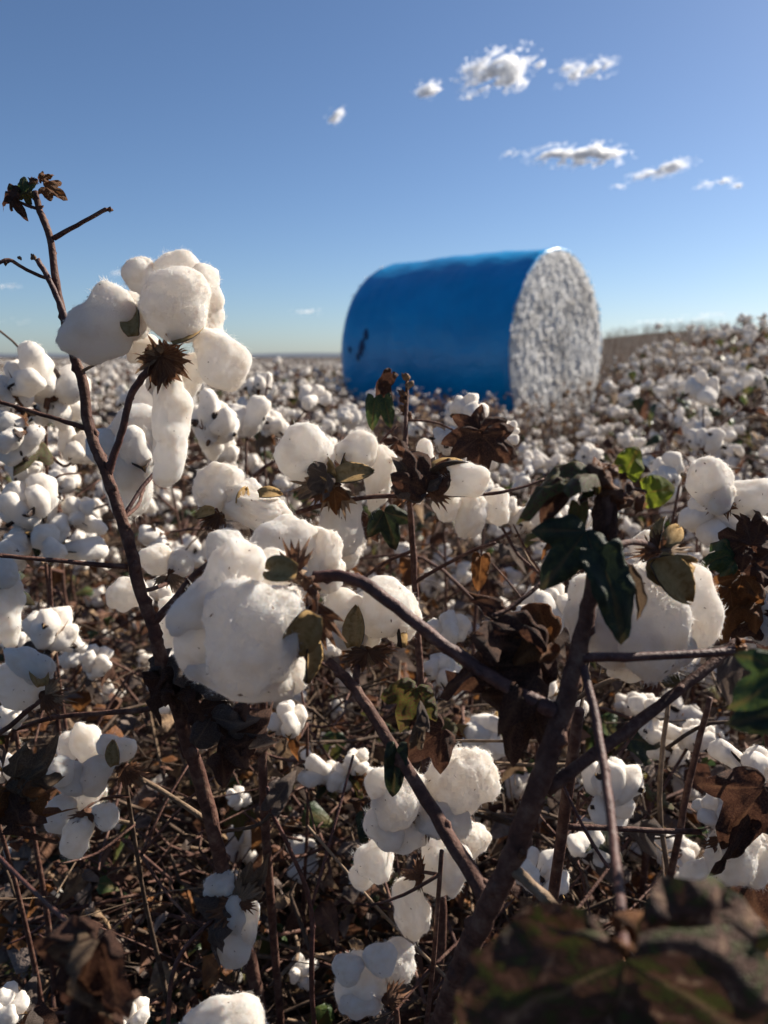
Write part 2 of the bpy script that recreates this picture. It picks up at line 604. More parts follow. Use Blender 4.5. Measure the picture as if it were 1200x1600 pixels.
def leaf_data(seed, lobes=3, curl=.5, crumple=.12, fold=.3, rings=7, nang=49, depth=.55, sharp=1.0, twist=0.0):
    """palmate cotton leaf, stalk end at origin, blade to +z, face normal +y, unit length"""
    rg = random.Random(seed)
    off = Vector((rg.uniform(-50, 50), rg.uniform(-50, 50), rg.uniform(-50, 50)))
    lob = {1: [(0, 1)], 3: [(-.95, .78), (0, 1), (.95, .78)], 5: [(-1.75, .5), (-.88, .8), (0, 1), (.88, .8), (1.75, .5)]}[lobes]
    V, att = [], []
    for r in range(rings):
        t = (r / (rings - 1)) ** .85
        for i in range(nang):
            ang = (i / (nang - 1) * 2 - 1) * 2.6
            L = .16
            vein = 0
            for la, ll in lob:
                dd = abs(ang - la)
                w = .52 if lobes > 1 else 1.5
                k = max(0, 1 - dd / w)
                L = max(L, ll * ((1 - depth) * max(0, math.cos(min(dd, 1.4) * .85)) + depth * k ** (1.1 * sharp)))
                if dd < .07:
                    vein = 1
            if lobes == 1:
                L = .26 + .74 * math.exp(-(abs(ang) / .5) ** 1.25)
            if abs(ang) > 2.1:
                L *= max(.2, 1 - (abs(ang) - 2.1) * 1.2)
            L *= 1 + .05 * noise.noise(Vector((ang * 3, 0, 0)) + off) + rg.uniform(-.015, .015)
            rad = L * t
            x, z = math.sin(ang) * rad * .95, math.cos(ang) * rad
            q = Vector((x, 0, z))
            y = crumple * (noise.noise(q * 3.2 + off) + .6 * noise.noise(q * 7 + off)) * (.3 + t)
            y += fold * abs(x) * .7 - curl * (z * z) * .55 - curl * x * x * .35
            if not vein:
                y += .012
            # tips roll under
            if t > .7:
                y -= curl * (t - .7) ** 2 * 2.0
            if twist:
                a = twist * z
                x, y = x * math.cos(a) - y * math.sin(a), x * math.sin(a) + y * math.cos(a)
            V.append((x, y, z))
            att.append(vein * (1 - .4 * t))
    Fc = []
    for r in range(rings - 1):
        for i in range(nang - 1):
            a = r * nang + i
            Fc.append((a, a + 1, a + nang + 1, a + nang))
    mb = MB()
    mb.add(V, Fc, 0, att)
    return mb.data()


VALVE = [valve_data(s, curl=c) for s, c in ((1, .7), (2, 1.0), (3, 1.3))]
VALVE_LO = [valve_data(s, nu=3, nv=4, curl=1.0) for s in (4, 5)]
BRACT = [bract_data(s, curl=c) for s, c in ((1, .3), (2, .7), (3, 1.1))]
VALVE_ME = [mesh_of(d, 'bur_valve', [M['valve_in'], M['valve_out']]) for d in VALVE]
BRACT_ME = {k: [mesh_of(d, 'bract', [M[k]]) for d in BRACT] for k in ('bract', 'bract_tan')}


def frame(origin, z, y=None, scale=(1, 1, 1), roll=0.0):
    z = Vector(z).normalized()
    y = Vector(y) if y is not None else z.orthogonal()
    y = y - z * y.dot(z)
    y = y.normalized() if y.length > 1e-5 else z.orthogonal().normalized()
    x = y.cross(z)
    m = Matrix((x, y, z)).transposed()
    m = m @ Matrix.Rotation(roll, 3, 'Z')
    m4 = m.to_4x4() @ Matrix.Diagonal((*scale, 1))
    m4.translation = Vector(origin)
    return m4


def bur_data(seed, lo=False):
    """open bur with stalk end at origin facing +z, metres; slots: 0 inside 1 outside 2 bract"""
    rg = random.Random(seed)
    mb = MB()
    n = 4
    src = VALVE_LO if lo else VALVE
    for k in range(n):
        a = 2 * PI * k / n + rg.uniform(-.2, .2)
        out = Vector((math.cos(a), math.sin(a), 0))
        z = (out * .75 + Vector((0, 0, .75))).normalized()
        s = rg.uniform(.030, .038)
        mb.merge(rg.choice(src), frame(out * .002 + Vector((0, 0, .006)), z, (out - Vector((0, 0, 1))), (s, s, s)), [0, 1])
    if not lo:
        for k in range(3):
            a = 2 * PI * k / 3 + rg.uniform(-.3, .3)
            out = Vector((math.cos(a), math.sin(a), 0))
            s = rg.uniform(.032, .042)
            z = (out * 1.0 + Vector((0, 0, rg.uniform(-.2, .4)))).normalized()
            mb.merge(rg.choice(BRACT), frame(Vector((0, 0, .003)), z, out * .2 - Vector((0, 0, 1)), (s * rg.uniform(.4, .9), s, s)), [2])
    pts, rad = smooth_path([(0, 0, -.012), (0, 0, 0), (0, 0, .008)], [.002, .004, .008], 3)
    tube(mb, pts, rad, 5 if lo else 7, 2)
    return mb.data()


BUR_MATS = [M['valve_in'], M['valve_out'], M['bract']]
BUR_ME = [mesh_of(bur_data(s), 'bur', BUR_MATS) for s in range(5)]
BUR_LO = [bur_data(20 + s, True) for s in range(4)]


def boll_layout(seed):
    """lock placements in a boll whose bur sits at the origin opening to +z -> [(index, matrix)]"""
    rg = random.Random(seed)
    n = rg.choice((4, 4, 5))
    res = []
    loose = rg.random()
    for k in range(n):
        a = 2 * PI * k / n + rg.uniform(-.25, .25)
        out = Vector((math.cos(a), math.sin(a), 0))
        w = rg.uniform(.032, .042)
        ax = (out * rg.uniform(.3, .9) + Vector((0, 0, 1))).normalized()
        c = out * rg.uniform(.016, .022) + Vector((0, 0, rg.uniform(.020, .030)))
        i = rg.randrange(4)
        if loose > .6 and k == 0:
            ax = (out + Vector((0, 0, rg.uniform(-.4, .5)))).normalized()
            c = out * .036 + Vector((0, 0, .012))
            i = 3
        res.append((i, frame(c, ax, out, (w, w, w), rg.uniform(0, 6))))
    if rg.random() < .6:
        w = .034
        res.append((rg.randrange(3), frame(Vector((0, 0, .042)), (rg.uniform(-.3, .3), rg.uniform(-.3, .3), 1), None, (w, w, w))))
    return res


def boll_mesh(seed, locks, lo):
    mb = MB()
    for i, m in boll_layout(seed):
        mb.merge(locks[i % len(locks)], m, [0, 0])
    mb.merge(BUR_LO[seed % 4], None, [1, 2, 3])
    return mb


BOLL_MATS = [M['cotton_mid'], M['valve_in'], M['valve_out'], M['bract']]
BOLL_MID = [boll_mesh(100 + s, LOCK_MID, True).mesh('boll', BOLL_MATS) for s in range(8)]
BOLL_MORE = [boll_mesh(180 + s, LOCK_MORE, True).mesh('boll', BOLL_MATS) for s in range(9)]
LEAF_LIST = [('leaf_grey', 3), ('leaf_deep', 3), ('leaf_turning', 3), ('leaf_brown', 3), ('leaf_brown', 5), ('leaf_rust', 3), ('leaf_tan', 1), ('leaf_grey', 3)]
LEAF_ME = []
LEAF_RAW = []
for i, (k, lb) in enumerate(LEAF_LIST):
    dry = k not in ('leaf_deep', 'leaf_turning')
    d = leaf_data(300 + i, lb, curl=.9 if dry else .35, crumple=.22 if dry else .07, fold=.55 if dry else .25, rings=5, nang=25, twist=.9 if dry else 0)
    LEAF_RAW.append((k, d))
    LEAF_ME.append(mesh_of(d, k, [M[k]]))
LEAF_LO = [(k, leaf_data(330 + i, 3, curl=.7, crumple=.2, fold=.45, rings=3, nang=9)) for i, k in enumerate(('leaf_green', 'leaf_brown', 'leaf_brown', 'leaf_tan'))]


# ------------------------------------------------------------------ terrain
def sst(a, b, x):
    t = min(1, max(0, (x - a) / (b - a)))
    return t * t * (3 - 2 * t)


def ground_z(x, y):
    g = .46 * sst(1.3, 3.6, x) * (1 - sst(9, 14, y)) * sst(1, 4, y)
    r = x / max(y, 1)
    g += 3.6 * sst(16, 75, y) * sst(-.05, .42, r)
    g -= .25 * sst(30, 200, y) * (1 - sst(-.2, .1, r))
    g += .015 * noise.noise(Vector((x * 1.7, y * 1.7, 0)))
    return g


mb = MB()
rr = [0] + [0.25 * 1.11 ** k for k in range(92)]
rr = [r for r in rr if r < 3500] + [6000]
NA = 96
V = []
for r in rr:
    for k in range(NA):
        a = 2 * PI * k / NA
        x, y = r * math.sin(a), r * math.cos(a)
        V.append((x, y, ground_z(x, y)))
Fc = []
for j in range(len(rr) - 1):
    for k in range(NA):
        k2 = (k + 1) % NA
        Fc.append((j * NA + k, j * NA + k2, (j + 1) * NA + k2, (j + 1) * NA + k))
mb.add(V, Fc, 0)
M['soil'] = mat_solid('soil', [(.3, (.016, .010, .007)), (.5, (.035, .022, .015)), (.7, (.07, .046, .032))], 3.0, .95, .9, .03, .1, 25)
g = link('ground', mb.mesh('ground', [M['soil']]))
tag(g, 'brown field soil under the cotton plants', None, None, 'structure')

# distant low hills on the left horizon
mb = MB()
V, Fc = [], []
for k in range(80):
    a = R(-42 + k * 1.05)
    h = 26 + 16 * noise.noise(Vector((k * .13, 3, 0))) + 5 * noise.noise(Vector((k * .6, 9, 0)))
    for dr, hh in ((0, -5), (250, h * .6), (500, h), (900, -5)):
        r = 5200 + dr
        V.append((r * math.sin(a), r * math.cos(a), hh))
for k in range(79):
    for j in range(3):
        a0 = k * 4 + j
        Fc.append((a0, a0 + 4, a0 + 5, a0 + 1))
mb.add(V, Fc, 0)
M['hill'] = mat_solid('far_hill', [(.3, (.07, .085, .11)), (.7, (.11, .125, .15))], .01, .95, .1, .1, .1)  # bluish grey stands in for distance haze, put into the hill colour
tag(link('hills', mb.mesh('hills', [M['hill']])), 'low dark hills along the left horizon', None, None, 'structure')

# ------------------------------------------------------------------ round bale
BR, BL = 1.15, 2.25
near_c = P(870, 553, 8.73)
AX = Vector((-.777, .629, 0)).normalized()       # near end -> far end
bale_loc = Vector((near_c.x, near_c.y, near_c.z)) + AX * BL / 2
bale_loc.z = near_c.z - BR
bale = thing('cotton_bale', 'huge round cotton bale in blue plastic wrap, white lint showing at its end', 'cotton bale', bale_loc)
Mb = frame(bale_loc + Vector((0, 0, BR)), -AX, (0, 0, 1))     # local z to the visible end, y up


def bale_r(a, z):
    up = math.sin(a)
    r = BR + .024 * noise.noise(Vector((math.cos(a) * 1.3, up * 1.3, z * 1.4))) + .010 * noise.noise(Vector((math.cos(a) * 5, up * 5, z * 4)))
    r += .007 * noise.noise(Vector((a * 1.2, z * 11, 4))) + .004 * noise.noise(Vector((a * 9, z * 2.5, 8)))
    return r


def bale_pt(a, z, r):
    y = r * math.sin(a)
    if y < -BR * .9:
        y = -BR * .9 + (y + BR * .9) * .45
    return (r * math.cos(a), y, z)


mb = MB()
prof = [(-BL / 2 - .02, -.16), (-BL / 2 - .035, -.06), (-BL / 2 - .01, -.012)] + [(-BL / 2 + BL * t / 44, 0) for t in range(1, 44)] + [(BL / 2 + .005, -.006), (BL / 2 + .022, -.016), (BL / 2 + .022, -.03), (BL / 2 + .0, -.05)]
NA = 120
V = []
for i, (z, dr) in enumerate(prof):
    for k in range(NA):
        a = 2 * PI * k / NA
        lip = 1 if i >= len(prof) - 3 or i < 2 else 0
        nzv = noise.noise(Vector((math.cos(a) * 4, math.sin(a) * 4, i * 3)))
        n2 = noise.noise(Vector((math.cos(a) * 14, math.sin(a) * 14, i)))
        V.append(bale_pt(a, z + lip * (.02 * nzv + .012 * n2), bale_r(a, z) + dr + lip * .02 * nzv))
Fc = []
for i in range(len(prof) - 1):
    for k in range(NA):
        k2 = (k + 1) % NA
        Fc.append((i * NA + k, i * NA + k2, (i + 1) * NA + k2, (i + 1) * NA + k))
mb.add(V, Fc, 0)
m, nt, out = nmat('blue_wrap')
nz, cr, tc = noise_col(nt, 1.3, [(.3, (.0, .20, .46)), (.55, (.0, .265, .57)), (.75, (.001, .315, .65))], 8, .6)
b = nt.nodes.new('ShaderNodeBsdfPrincipled')
b.inputs['Roughness'].default_value = .3
b.inputs['Specular IOR Level'].default_value = .5
bp = nt.nodes.new('ShaderNodeBump')
bp.inputs['Strength'].default_value = .6
bp.inputs['Distance'].default_value = .02
n2 = nt.nodes.new('ShaderNodeTexNoise')
n2.inputs['Scale'].default_value = 7
n2.inputs['Detail'].default_value = 7
n2.inputs['Distortion'].default_value = 1
nt.links.new(tc.outputs['Object'], n2.inputs['Vector'])
nt.links.new(n2.outputs['Fac'], bp.inputs['Height'])
nt.links.new(bp.outputs[0], b.inputs['Normal'])
nt.links.new(cr.outputs[0], b.inputs['Base Color'])
nt.links.new(b.outputs[0], out.inputs['Surface'])
M['wrap'] = m
link('plastic_wrap', mb.mesh('plastic_wrap', [M['wrap']]), bale, Mb)

M['lint_face'] = mat_cotton('bale_lint', False, 40, lo=(.68, .65, .61), hi=(.88, .87, .85), fleck=True, transl=.4)
for s in (1, -1):
    mb = MB()
    V = []
    NR, NA2 = 62, 180
    for j in range(NR + 1):
        r = (BR - (.022 if s > 0 else .055)) * j / NR
        for k in range(NA2):
            a = 2 * PI * k / NA2
            x, y, _ = bale_pt(a, 0, r)
            q = Vector((x * 15, y * 8, s * 3))
            d = .026 * noise.noise(q) + .028 * abs(noise.noise(q * 2.3)) + .012 * noise.noise(q * 5) + rnd.uniform(-.008, .008) + .03 * (1 - (r / BR) ** 4)
            V.append((x, y, s * (BL / 2 - .01 + (.045 * (1 - (r / BR) ** 14) if s > 0 else 0) + d * (1 if j else .5))))
    Fc = []
    for j in range(NR):
        for k in range(NA2):
            k2 = (k + 1) % NA2
            q = (j * NA2 + k, j * NA2 + k2, (j + 1) * NA2 + k2, (j + 1) * NA2 + k)
            Fc.append(q if s > 0 else q[::-1])
    mb.add(V, Fc, 0)
    # ragged tufts hanging out of the pressed face
    for _ in range(3600):
        a, r = rnd.uniform(0, 2 * PI), (BR - .03) * math.sqrt(rnd.random())
        x, y, _ = bale_pt(a, 0, r)
        h = rnd.uniform(.006, .016)
        m4 = frame((x, y, s * (BL / 2 + (.075 if r < .9 * BR else .045) + rnd.uniform(-.02, .02))), (rnd.uniform(-.4, .4), -1, rnd.uniform(-.2, .5) * s), (0, 0, 1), (h, h * .8, h * rnd.uniform(1.2, 2.4)))
        mb.merge(LOCK_FAR[rnd.randrange(2)], m4)
    link('lint_face', mb.mesh('lint_face', [M['lint_face']]), bale, Mb)

# dark printed mark on the wrap
M['ink'] = mat_solid('dark_print', [(.3, (.004, .022, .07)), (.7, (.008, .045, .13))], 8, .5, .1)


def bale_patch(z0, a0, poly):
    mb = MB()
    V = []
    for s_, t_ in poly:
        a, z = a0 + t_ / BR, z0 + s_
        V.append(bale_pt(a, z, bale_r(a, z) + .008))
    n = len(V)
    c = np.mean(np.array(V), 0)
    nrm = np.array([c[0], c[1], 0]) / np.linalg.norm(c[:2])
    mb.add(V + [tuple(c + nrm * .004)], [(k, (k + 1) % n, n) for k in range(n)], 0)
    return mb


pm = MB()
for z0, da, sc in ((-.80, 0.0, 1.0), (-.86, -.10, .6), (-.74, .12, .7), (-.98, -.03, .45)):
    pl = [(math.cos(t * PI / 5) * (.045 + rnd.uniform(-.015, .02)) * sc, math.sin(t * PI / 5) * (.09 + rnd.uniform(-.03, .03)) * sc) for t in range(10)]
    pm.merge(bale_patch(z0, R(196) - .35 - da, pl).data())
link('printed_mark', pm.mesh('printed_mark', [M['ink']]), bale, Mb)

# ------------------------------------------------------------------ clouds
M['cloud'] = mat_cotton('cloud_vapour', False, .02, lo=(.93, .94, .95), hi=(.985, .985, .985), bstr=0, transl=.7)
CLD = 2400.0


def cloud(label, parts, group='small white clouds in the blue sky'):
    mb = MB()
    v0, f0 = ICO[1]
    c0 = P(parts[0][0], parts[0][1], CLD)
    for cx, cy, rx, ry, ang, n, size in parts:
        a = R(ang)
        st = R(max(ang, 8) + 8)
        for _ in range(int(n * 7)):
            u, v = rnd.gauss(0, .46), rnd.gauss(0, .44)
            rr_ = math.sqrt(u * u + v * v)
            if rr_ > 1.15:
                continue
            dx, dy = rx * u, ry * v
            px = cx + dx * math.cos(a) - dy * math.sin(a)
            py = cy - dx * math.sin(a) - dy * math.cos(a)
            e1 = px * math.cos(st) - py * math.sin(st)
            e2 = px * math.sin(st) + py * math.cos(st)
            nv_ = noise.noise(Vector((e1 * .035, e2 * .12, 5))) + .5 * noise.noise(Vector((e1 * .09, e2 * .28, 9)))
            if nv_ + rnd.gauss(0, .07) < -.12 + .28 * (rr_ - .35):
                continue
            w = P(px, py, CLD + rnd.uniform(-.5, .5) * ry * 1.6)
            s = CLD / 1200 * size * rnd.uniform(.28, .55) * (1.1 - .6 * min(1, rr_))
            for _k in range(3):
                nv = Vector((rnd.gauss(0, 1), rnd.gauss(0, 1), rnd.gauss(0, 1))).normalized()
                uu = nv.orthogonal().normalized()
                ww = nv.cross(uu)
                cc = (w - c0) + Vector((rnd.gauss(0, 1), rnd.gauss(0, 1), rnd.gauss(0, 1))) * s * .8
                mb.add([tuple(cc + (uu * math.cos(q) + ww * math.sin(q)) * s * .75) for q in (0, 1.2566, 2.5133, 3.7699, 5.0265)], [(0, 1, 2, 3, 4)], 0)
    o = link('cloud', mb.mesh('cloud', [M['cloud']]), None, Matrix.Translation(c0))
    tag(o, label, 'cloud', group)


cloud('largest puffy white cloud, high in the sky above the bale', [(778, 108, 68, 34, 20, 420, 4.2), (742, 112, 34, 16, 10, 110, 3), (802, 118, 30, 28, 40, 170, 4), (738, 152, 22, 7, 0, 34, 2), (846, 100, 16, 7, 20, 30, 2)])
cloud('small ragged cloud just left of the largest cloud', [(672, 140, 26, 15, 10, 110, 3), (660, 146, 14, 8, 0, 36, 2.4)])
cloud('streaky cloud just right of the largest cloud', [(908, 112, 44, 14, 32, 130, 2.8), (938, 104, 30, 12, 25, 90, 2.8), (888, 104, 30, 11, 15, 60, 2.4), (945, 118, 20, 7, 10, 26, 2)])
cloud('tiny lone cloud, leftmost in the upper sky', [(524, 180, 22, 13, 40, 90, 2.6)])
cloud('flat bottomed white cloud in the middle of the group above the bale end', [(906, 243, 82, 20, 2, 420, 3.6), (868, 238, 36, 15, 5, 110, 3), (935, 240, 40, 20, 0, 170, 3.6), (798, 241, 18, 7, 25, 36, 2)])
cloud('slanted wispy cloud lower right of the flat bottomed cloud', [(1034, 266, 56, 13, 15, 200, 2.8), (1055, 258, 34, 10, 12, 90, 2.6), (968, 291, 18, 5, 0, 16, 1.6)])
cloud('faint cloud farthest right in the sky', [(1122, 284, 32, 9, 12, 80, 2.4), (1156, 290, 18, 5, 5, 34, 2), (1098, 292, 18, 5, 15, 20, 1.6)])
cloud('faint long streak low over the brown field right of the bale', [(1060, 500, 130, 4, 3, 46, 1.5), (1120, 492, 80, 4, 2, 26, 1.4)], None)
cloud('faint flat wisp low in the sky left of the bale', [(481, 486, 32, 8, 3, 36, 1.5)], None)
cloud('faint flat wisp at the left edge above the dry stem branch', [(12, 448, 30, 6, 3, 34, 1.4), (20, 502, 40, 7, 0, 30, 1.3)], None)
cloud('faint wisp beside the top of the tall boll cluster', [(184, 426, 22, 6, 10, 26, 1.5)], None)


# ------------------------------------------------------------------ generic plants
def plant_proto(seed, height, nboll, spread=.17, leafy=8, twigs=16, lo=False, low=.28):
    """-> stem/branches data list, boll matrices, leaf placements"""
    rg = random.Random(seed)
    sides = 4 if lo else 6
    nz_ = 5 if lo else 9
    lean = Vector((rg.uniform(-.07, .07), rg.uniform(-.07, .07), 0))
    sp = [Vector((lean.x * (t / nz_) ** 1.5 + rg.uniform(-.006, .006), lean.y * (t / nz_) ** 1.5 + rg.uniform(-.006, .006), height * t / nz_)) for t in range(nz_ + 1)]
    sp[0] = Vector((0, 0, -.02))
    srad = [.0075 * (1 - .75 * t / nz_) for t in range(nz_ + 1)]

    def at(t):
        f = t * nz_
        i = min(int(f), nz_ - 1)
        return sp[i].lerp(sp[i + 1], f - i)
    branches = []
    bolls, leaves = [], []
    nb = max(5, nboll * 2 // 3)
    ga = rg.uniform(0, 6)
    spots = []
    for k in range(nb):
        t = low + (.98 - low) * (k + .5) / nb
        ga += 2.4 + rg.uniform(-.4, .4)
        out = Vector((math.cos(ga), math.sin(ga), 0))
        L = spread * rg.uniform(.55, 1.25) * (1.15 - .55 * t) * 1.3
        p0 = at(t)
        p1 = p0 + out * L * .45 + Vector((0, 0, L * rg.uniform(.15, .4)))
        side = Vector((-out.y, out.x, 0)) * rg.uniform(-.3, .3)
        p2 = p0 + (out + side) * L + Vector((0, 0, L * rg.uniform(.1, .65)))
        branches.append(([p0, p1, p2], [.0034, .0028, .0018]))
        spots += [(p2, (p2 - p1)), (p1, side + Vector((0, 0, .3 * L)) + out * L * .2)]
    top = sp[-1]
    spots.insert(0, (top, Vector((0, 0, 1))))
    ordr = spots[:1] + [s for i, s in enumerate(spots[1:]) if i % 2 == 0] + [s for i, s in enumerate(spots[1:]) if i % 2 == 1]
    for p, d in ordr[:nboll]:
        ax = (d.normalized() * .7 + Vector((rg.uniform(-.6, .6), rg.uniform(-.6, .6), rg.uniform(-.35, .8)))).normalized()
        s = rg.choice((rg.uniform(.45, .7), rg.uniform(.65, .95), rg.uniform(.75, 1.05)))
        bolls.append(frame(p + ax * .010, ax, None, (s, s, s), rg.uniform(0, 6)))
    tw = []
    for k in range(twigs):
        t = rg.uniform(.1, .95)
        p0 = at(t) if rg.random() < .5 else rg.choice(branches)[0][1]
        a = rg.uniform(0, 6.28)
        d = Vector((math.cos(a), math.sin(a), rg.uniform(-.7, .9))) * rg.uniform(.04, .15)
        tw.append(([p0, p0 + d * .5 + Vector((rg.uniform(-.012, .012), rg.uniform(-.012, .012), .01)), p0 + d], [.0018, .0014, .0009]))
    for k in range(leafy):
        p0 = rg.choice(branches)[0][rg.choice((1, 2))] if rg.random() < .8 else at(rg.uniform(.2, .9))
        a = rg.uniform(0, 6.28)
        d = Vector((math.cos(a), math.sin(a), rg.uniform(-1.2, .4)))
        s = rg.uniform(.035, .075)
        leaves.append((rg.randrange(8), frame(p0 + d.normalized() * .02, d, (rg.uniform(-.5, .5), rg.uniform(-.5, .5), 1), (s, s, s))))
    return sp, srad, branches, tw, bolls, leaves, sides


BARKS = [M['bark'], M['twig']]


def build_proto_single(seed, height, nboll, far=False, brown=False, **kw):
    """prototype meshes: stem (with branches and twigs), foliage, boll matrices"""
    sp, srad, br, tw, bolls, leaves, sides = plant_proto(seed, height, nboll, lo=True, **kw)
    rg = random.Random(seed + 5)
    st = MB()
    p, r = (sp, srad)
    tube(st, p, r, 4, 0, rg=rg)
    for pts, rad in br:
        tube(st, pts, rad, 3, 0, cap=False, rg=rg)
    for pts, rad in tw:
        tube(st, pts, rad, 3, 1, cap=False, rg=rg)
    fo = MB()
    mats = ['leaf_green', 'leaf_brown', 'leaf_tan']
    for i, m4 in leaves:
        k, d = LEAF_LO[i % 4]
        if brown:
            k = 'leaf_brown' if i % 2 else 'leaf_tan'
        fo.merge(d, m4, [mats.index(k)])
    return st, fo, bolls


GRP = 'cotton plants of the open field'
placed = []       # (x, y, radius)


def clear_of(x, y, r):
    for a, b, c in placed:
        if (a - x) ** 2 + (b - y) ** 2 < (r * .5 + c * .5) ** 2 * 1.0:
            return False
    return True


def in_bale(x, y, marg=.25):
    q = Vector((x - bale_loc.x, y - bale_loc.y, 0))
    u = abs(q.dot(AX))
    v = abs(q.dot(Vector((AX.y, -AX.x, 0))))
    return u < BL / 2 + marg and v < BR + marg


def picked(x, y):
    """ground already harvested, bare stalks left"""
    r = x / max(y, .1)
    if r > .26:
        return y > 6.2 + 22 * max(0, r - .27)
    if r > -.03:
        return y > 5.6 + .8 * noise.noise(Vector((x, 0, 0)))
    return False


def pix(x, y, z):
    v = Vector((x, y, z)) - CAM
    d = v.dot(FWD)
    return 600 + 1200 * v.dot(RIGHT) / d, 800 - 1200 * v.dot(UP) / d, d


# mid-field prototypes
MID = []
for s in range(10):
    st, fo, bl = build_proto_single(500 + s, .86 + .03 * (s % 4), 9 + s % 3, leafy=20, twigs=20, spread=.20)
    MID.append((st.mesh('stem', BARKS), fo.mesh('foliage', [M['leaf_green'], M['leaf_brown'], M['leaf_tan']]), bl))


def mid_label(x, y):
    r = x / y
    if r > .3:
        return 'low cotton plant thick with white bolls on the slope right of the bale'
    if r > -.06:
        return 'cotton plant with white bolls standing in front of the blue bale'
    return 'cotton plant with white bolls in the field left of the bale'


def mid_plant(i, x, y, sc, rot, kinds):
    st, fo, bl = MID[i]
    z = ground_z(x, y)
    Mw = Matrix.Translation((x, y, z)) @ Matrix.Rotation(rot, 4, 'Z') @ Matrix.Diagonal((sc, sc, sc, 1))
    root = link('cotton_plant', None, None, Mw)
    tag(root, mid_label(x, y), 'cotton plant', GRP + {'l': ', slope', 'c': ', front of bale'}.get(mid_label(x, y)[0], ''))
    lab = mid_label(x, y)
    root['group'] = 'cotton plants ' + lab.split(' bolls ')[1]
    link('stem', st, root, Mw)
    f = link('foliage', fo, root, Mw)
    f['kind'] = 'stuff'
    for m4 in bl:
        link('cotton_boll', rnd.choice(kinds), root, Mw @ m4)
    return root


# ------------------------------------------------------------------ hero builders
def hero(label, base, group=None):
    return thing('cotton_plant', label, 'cotton plant', (base[0], base[1], ground_z(base[0], base[1])), group)


def stalk(plant, name, pts, rad, mat, sides=10, knots=True, hairs=0, n=4):
    """pts: world points or (px, py, d); rad in mm"""
    ws = [p if isinstance(p, Vector) else P(*p) for p in pts]
    if isinstance(rad, (int, float)):
        rad = [rad] * len(ws)
    if len(rad) == 2 and len(ws) > 2:
        rad = [rad[0] + (rad[1] - rad[0]) * i / (len(ws) - 1) for i in range(len(ws))]
    sp, sr = smooth_path(ws, [r * .00082 for r in rad], n)
    for i in range(1, len(sp) - 1):
        sp[i] = sp[i] + Vector((rnd.uniform(-1, 1), rnd.uniform(-1, 1), rnd.uniform(-1, 1))) * sr[i] * .12
    mb = MB()
    tube(mb, sp, sr, sides, 0)
    if knots:
        for i in range(2, len(sp) - 1, 5):
            a = (sp[min(i + 1, len(sp) - 1)] - sp[i - 1]).normalized()
            o = a.orthogonal().normalized()
            o.rotate(Quaternion(a, rnd.uniform(0, 6.28)))
            kp = [sp[i] - a * sr[i] * 1.2 + o * sr[i] * .5, sp[i] + o * sr[i] * .85, sp[i] + a * sr[i] * 1.3 + o * sr[i] * .4]
            tube(mb, kp, [sr[i] * .4, sr[i] * .62, sr[i] * .3], 6, 0, .15)
    if hairs:
        hairs_on(mb, sp, sr, hairs, .0016)
    base = W[plant.name].translation
    mb.v = [v - np.array(base) for v in mb.v]
    return link(name, mb.mesh(name, [M[mat]]), plant, Matrix.Translation(base))


def img_dir(ang):
    a = R(ang)
    return RIGHT * math.cos(a) + UP * math.sin(a)


def lockp(parent, cx, cy, ln, wd, ang, d, kind='oval', tilt=0.0, flip=False):
    """a lint tuft seen ln x wd pixels at photo pixel (cx, cy), axis ang degrees from right, counter-clockwise"""
    me, asp = rnd.choice(LOCK[kind])
    w = wd * d / 1200
    L = ln * d / 1200
    ax = img_dir(ang) + FWD * tilt
    dep = w * .95 if kind != 'hang' else w
    m4 = frame(P(cx, cy, d), ax, -FWD, (w, dep, L / asp), 0)
    m4 = m4 @ Matrix.Rotation(rnd.choice((0, PI)), 4, 'Z')
    return link('lock', me, parent, m4)


def knob(plant, px, py, d, r=5.0, aim=None):
    """a boll's receptacle: the part its tufts, walls and bracts hang on"""
    mb = MB()
    v, f = ICO[2]
    mb.add(v * np.array([1, 1, .8]) * r * .001 * (1 + .12 * np.random.RandomState(int(px)).normal(size=(len(v), 1))), f, 0)
    return link('cotton_boll', mb.mesh('boll_base', [M['bract']]), plant, Matrix.Translation(P(px, py, d)))


def valvep(boll, px, py, ang, ln, d, face=(0, 0, 1), k=1, tilt=0.0):
    s = ln * d / 1200
    m4 = frame(P(px, py, d), img_dir(ang) + FWD * tilt, -Vector(face), (s, s, s))
    return link('bur_valve', VALVE_ME[k], boll, m4)


def bractp(boll, px, py, ang, ln, d, mat='bract', tilt=-.2, face=None, k=None):
    s = ln * d / 1200 * rnd.uniform(1.05, 1.4)
    wx = rnd.uniform(.45, .9)
    m4 = frame(P(px, py, d), img_dir(ang) + FWD * tilt, face if face is not None else -FWD + UP * .3, (s * wx, s, s))
    return link('bract', BRACT_ME[mat][rnd.randrange(3) if k is None else k], boll, m4)


LEAF_N = [0]


def leafp(plant, px, py, ang, ln, d, mat, lobes=3, curl=.5, crumple=.12, fold=.3, tilt=0.0, face=None, depth=.42, twist=0.0, seed=None, label=None, wide=1.0, name='leaf'):
    LEAF_N[0] += 1
    dat = leaf_data(seed or 700 + LEAF_N[0], lobes, curl, crumple, fold, rings=9, nang=61, depth=depth, twist=twist)
    s = ln * d / 1200
    m4 = frame(P(px, py, d), img_dir(ang) + FWD * tilt, face if face is not None else -FWD + UP * .4, (s * wide, s, s))
    o = link(name, mesh_of(dat, name, [M[mat]]), plant, m4)
    if label:
        o['label'] = label
    return o


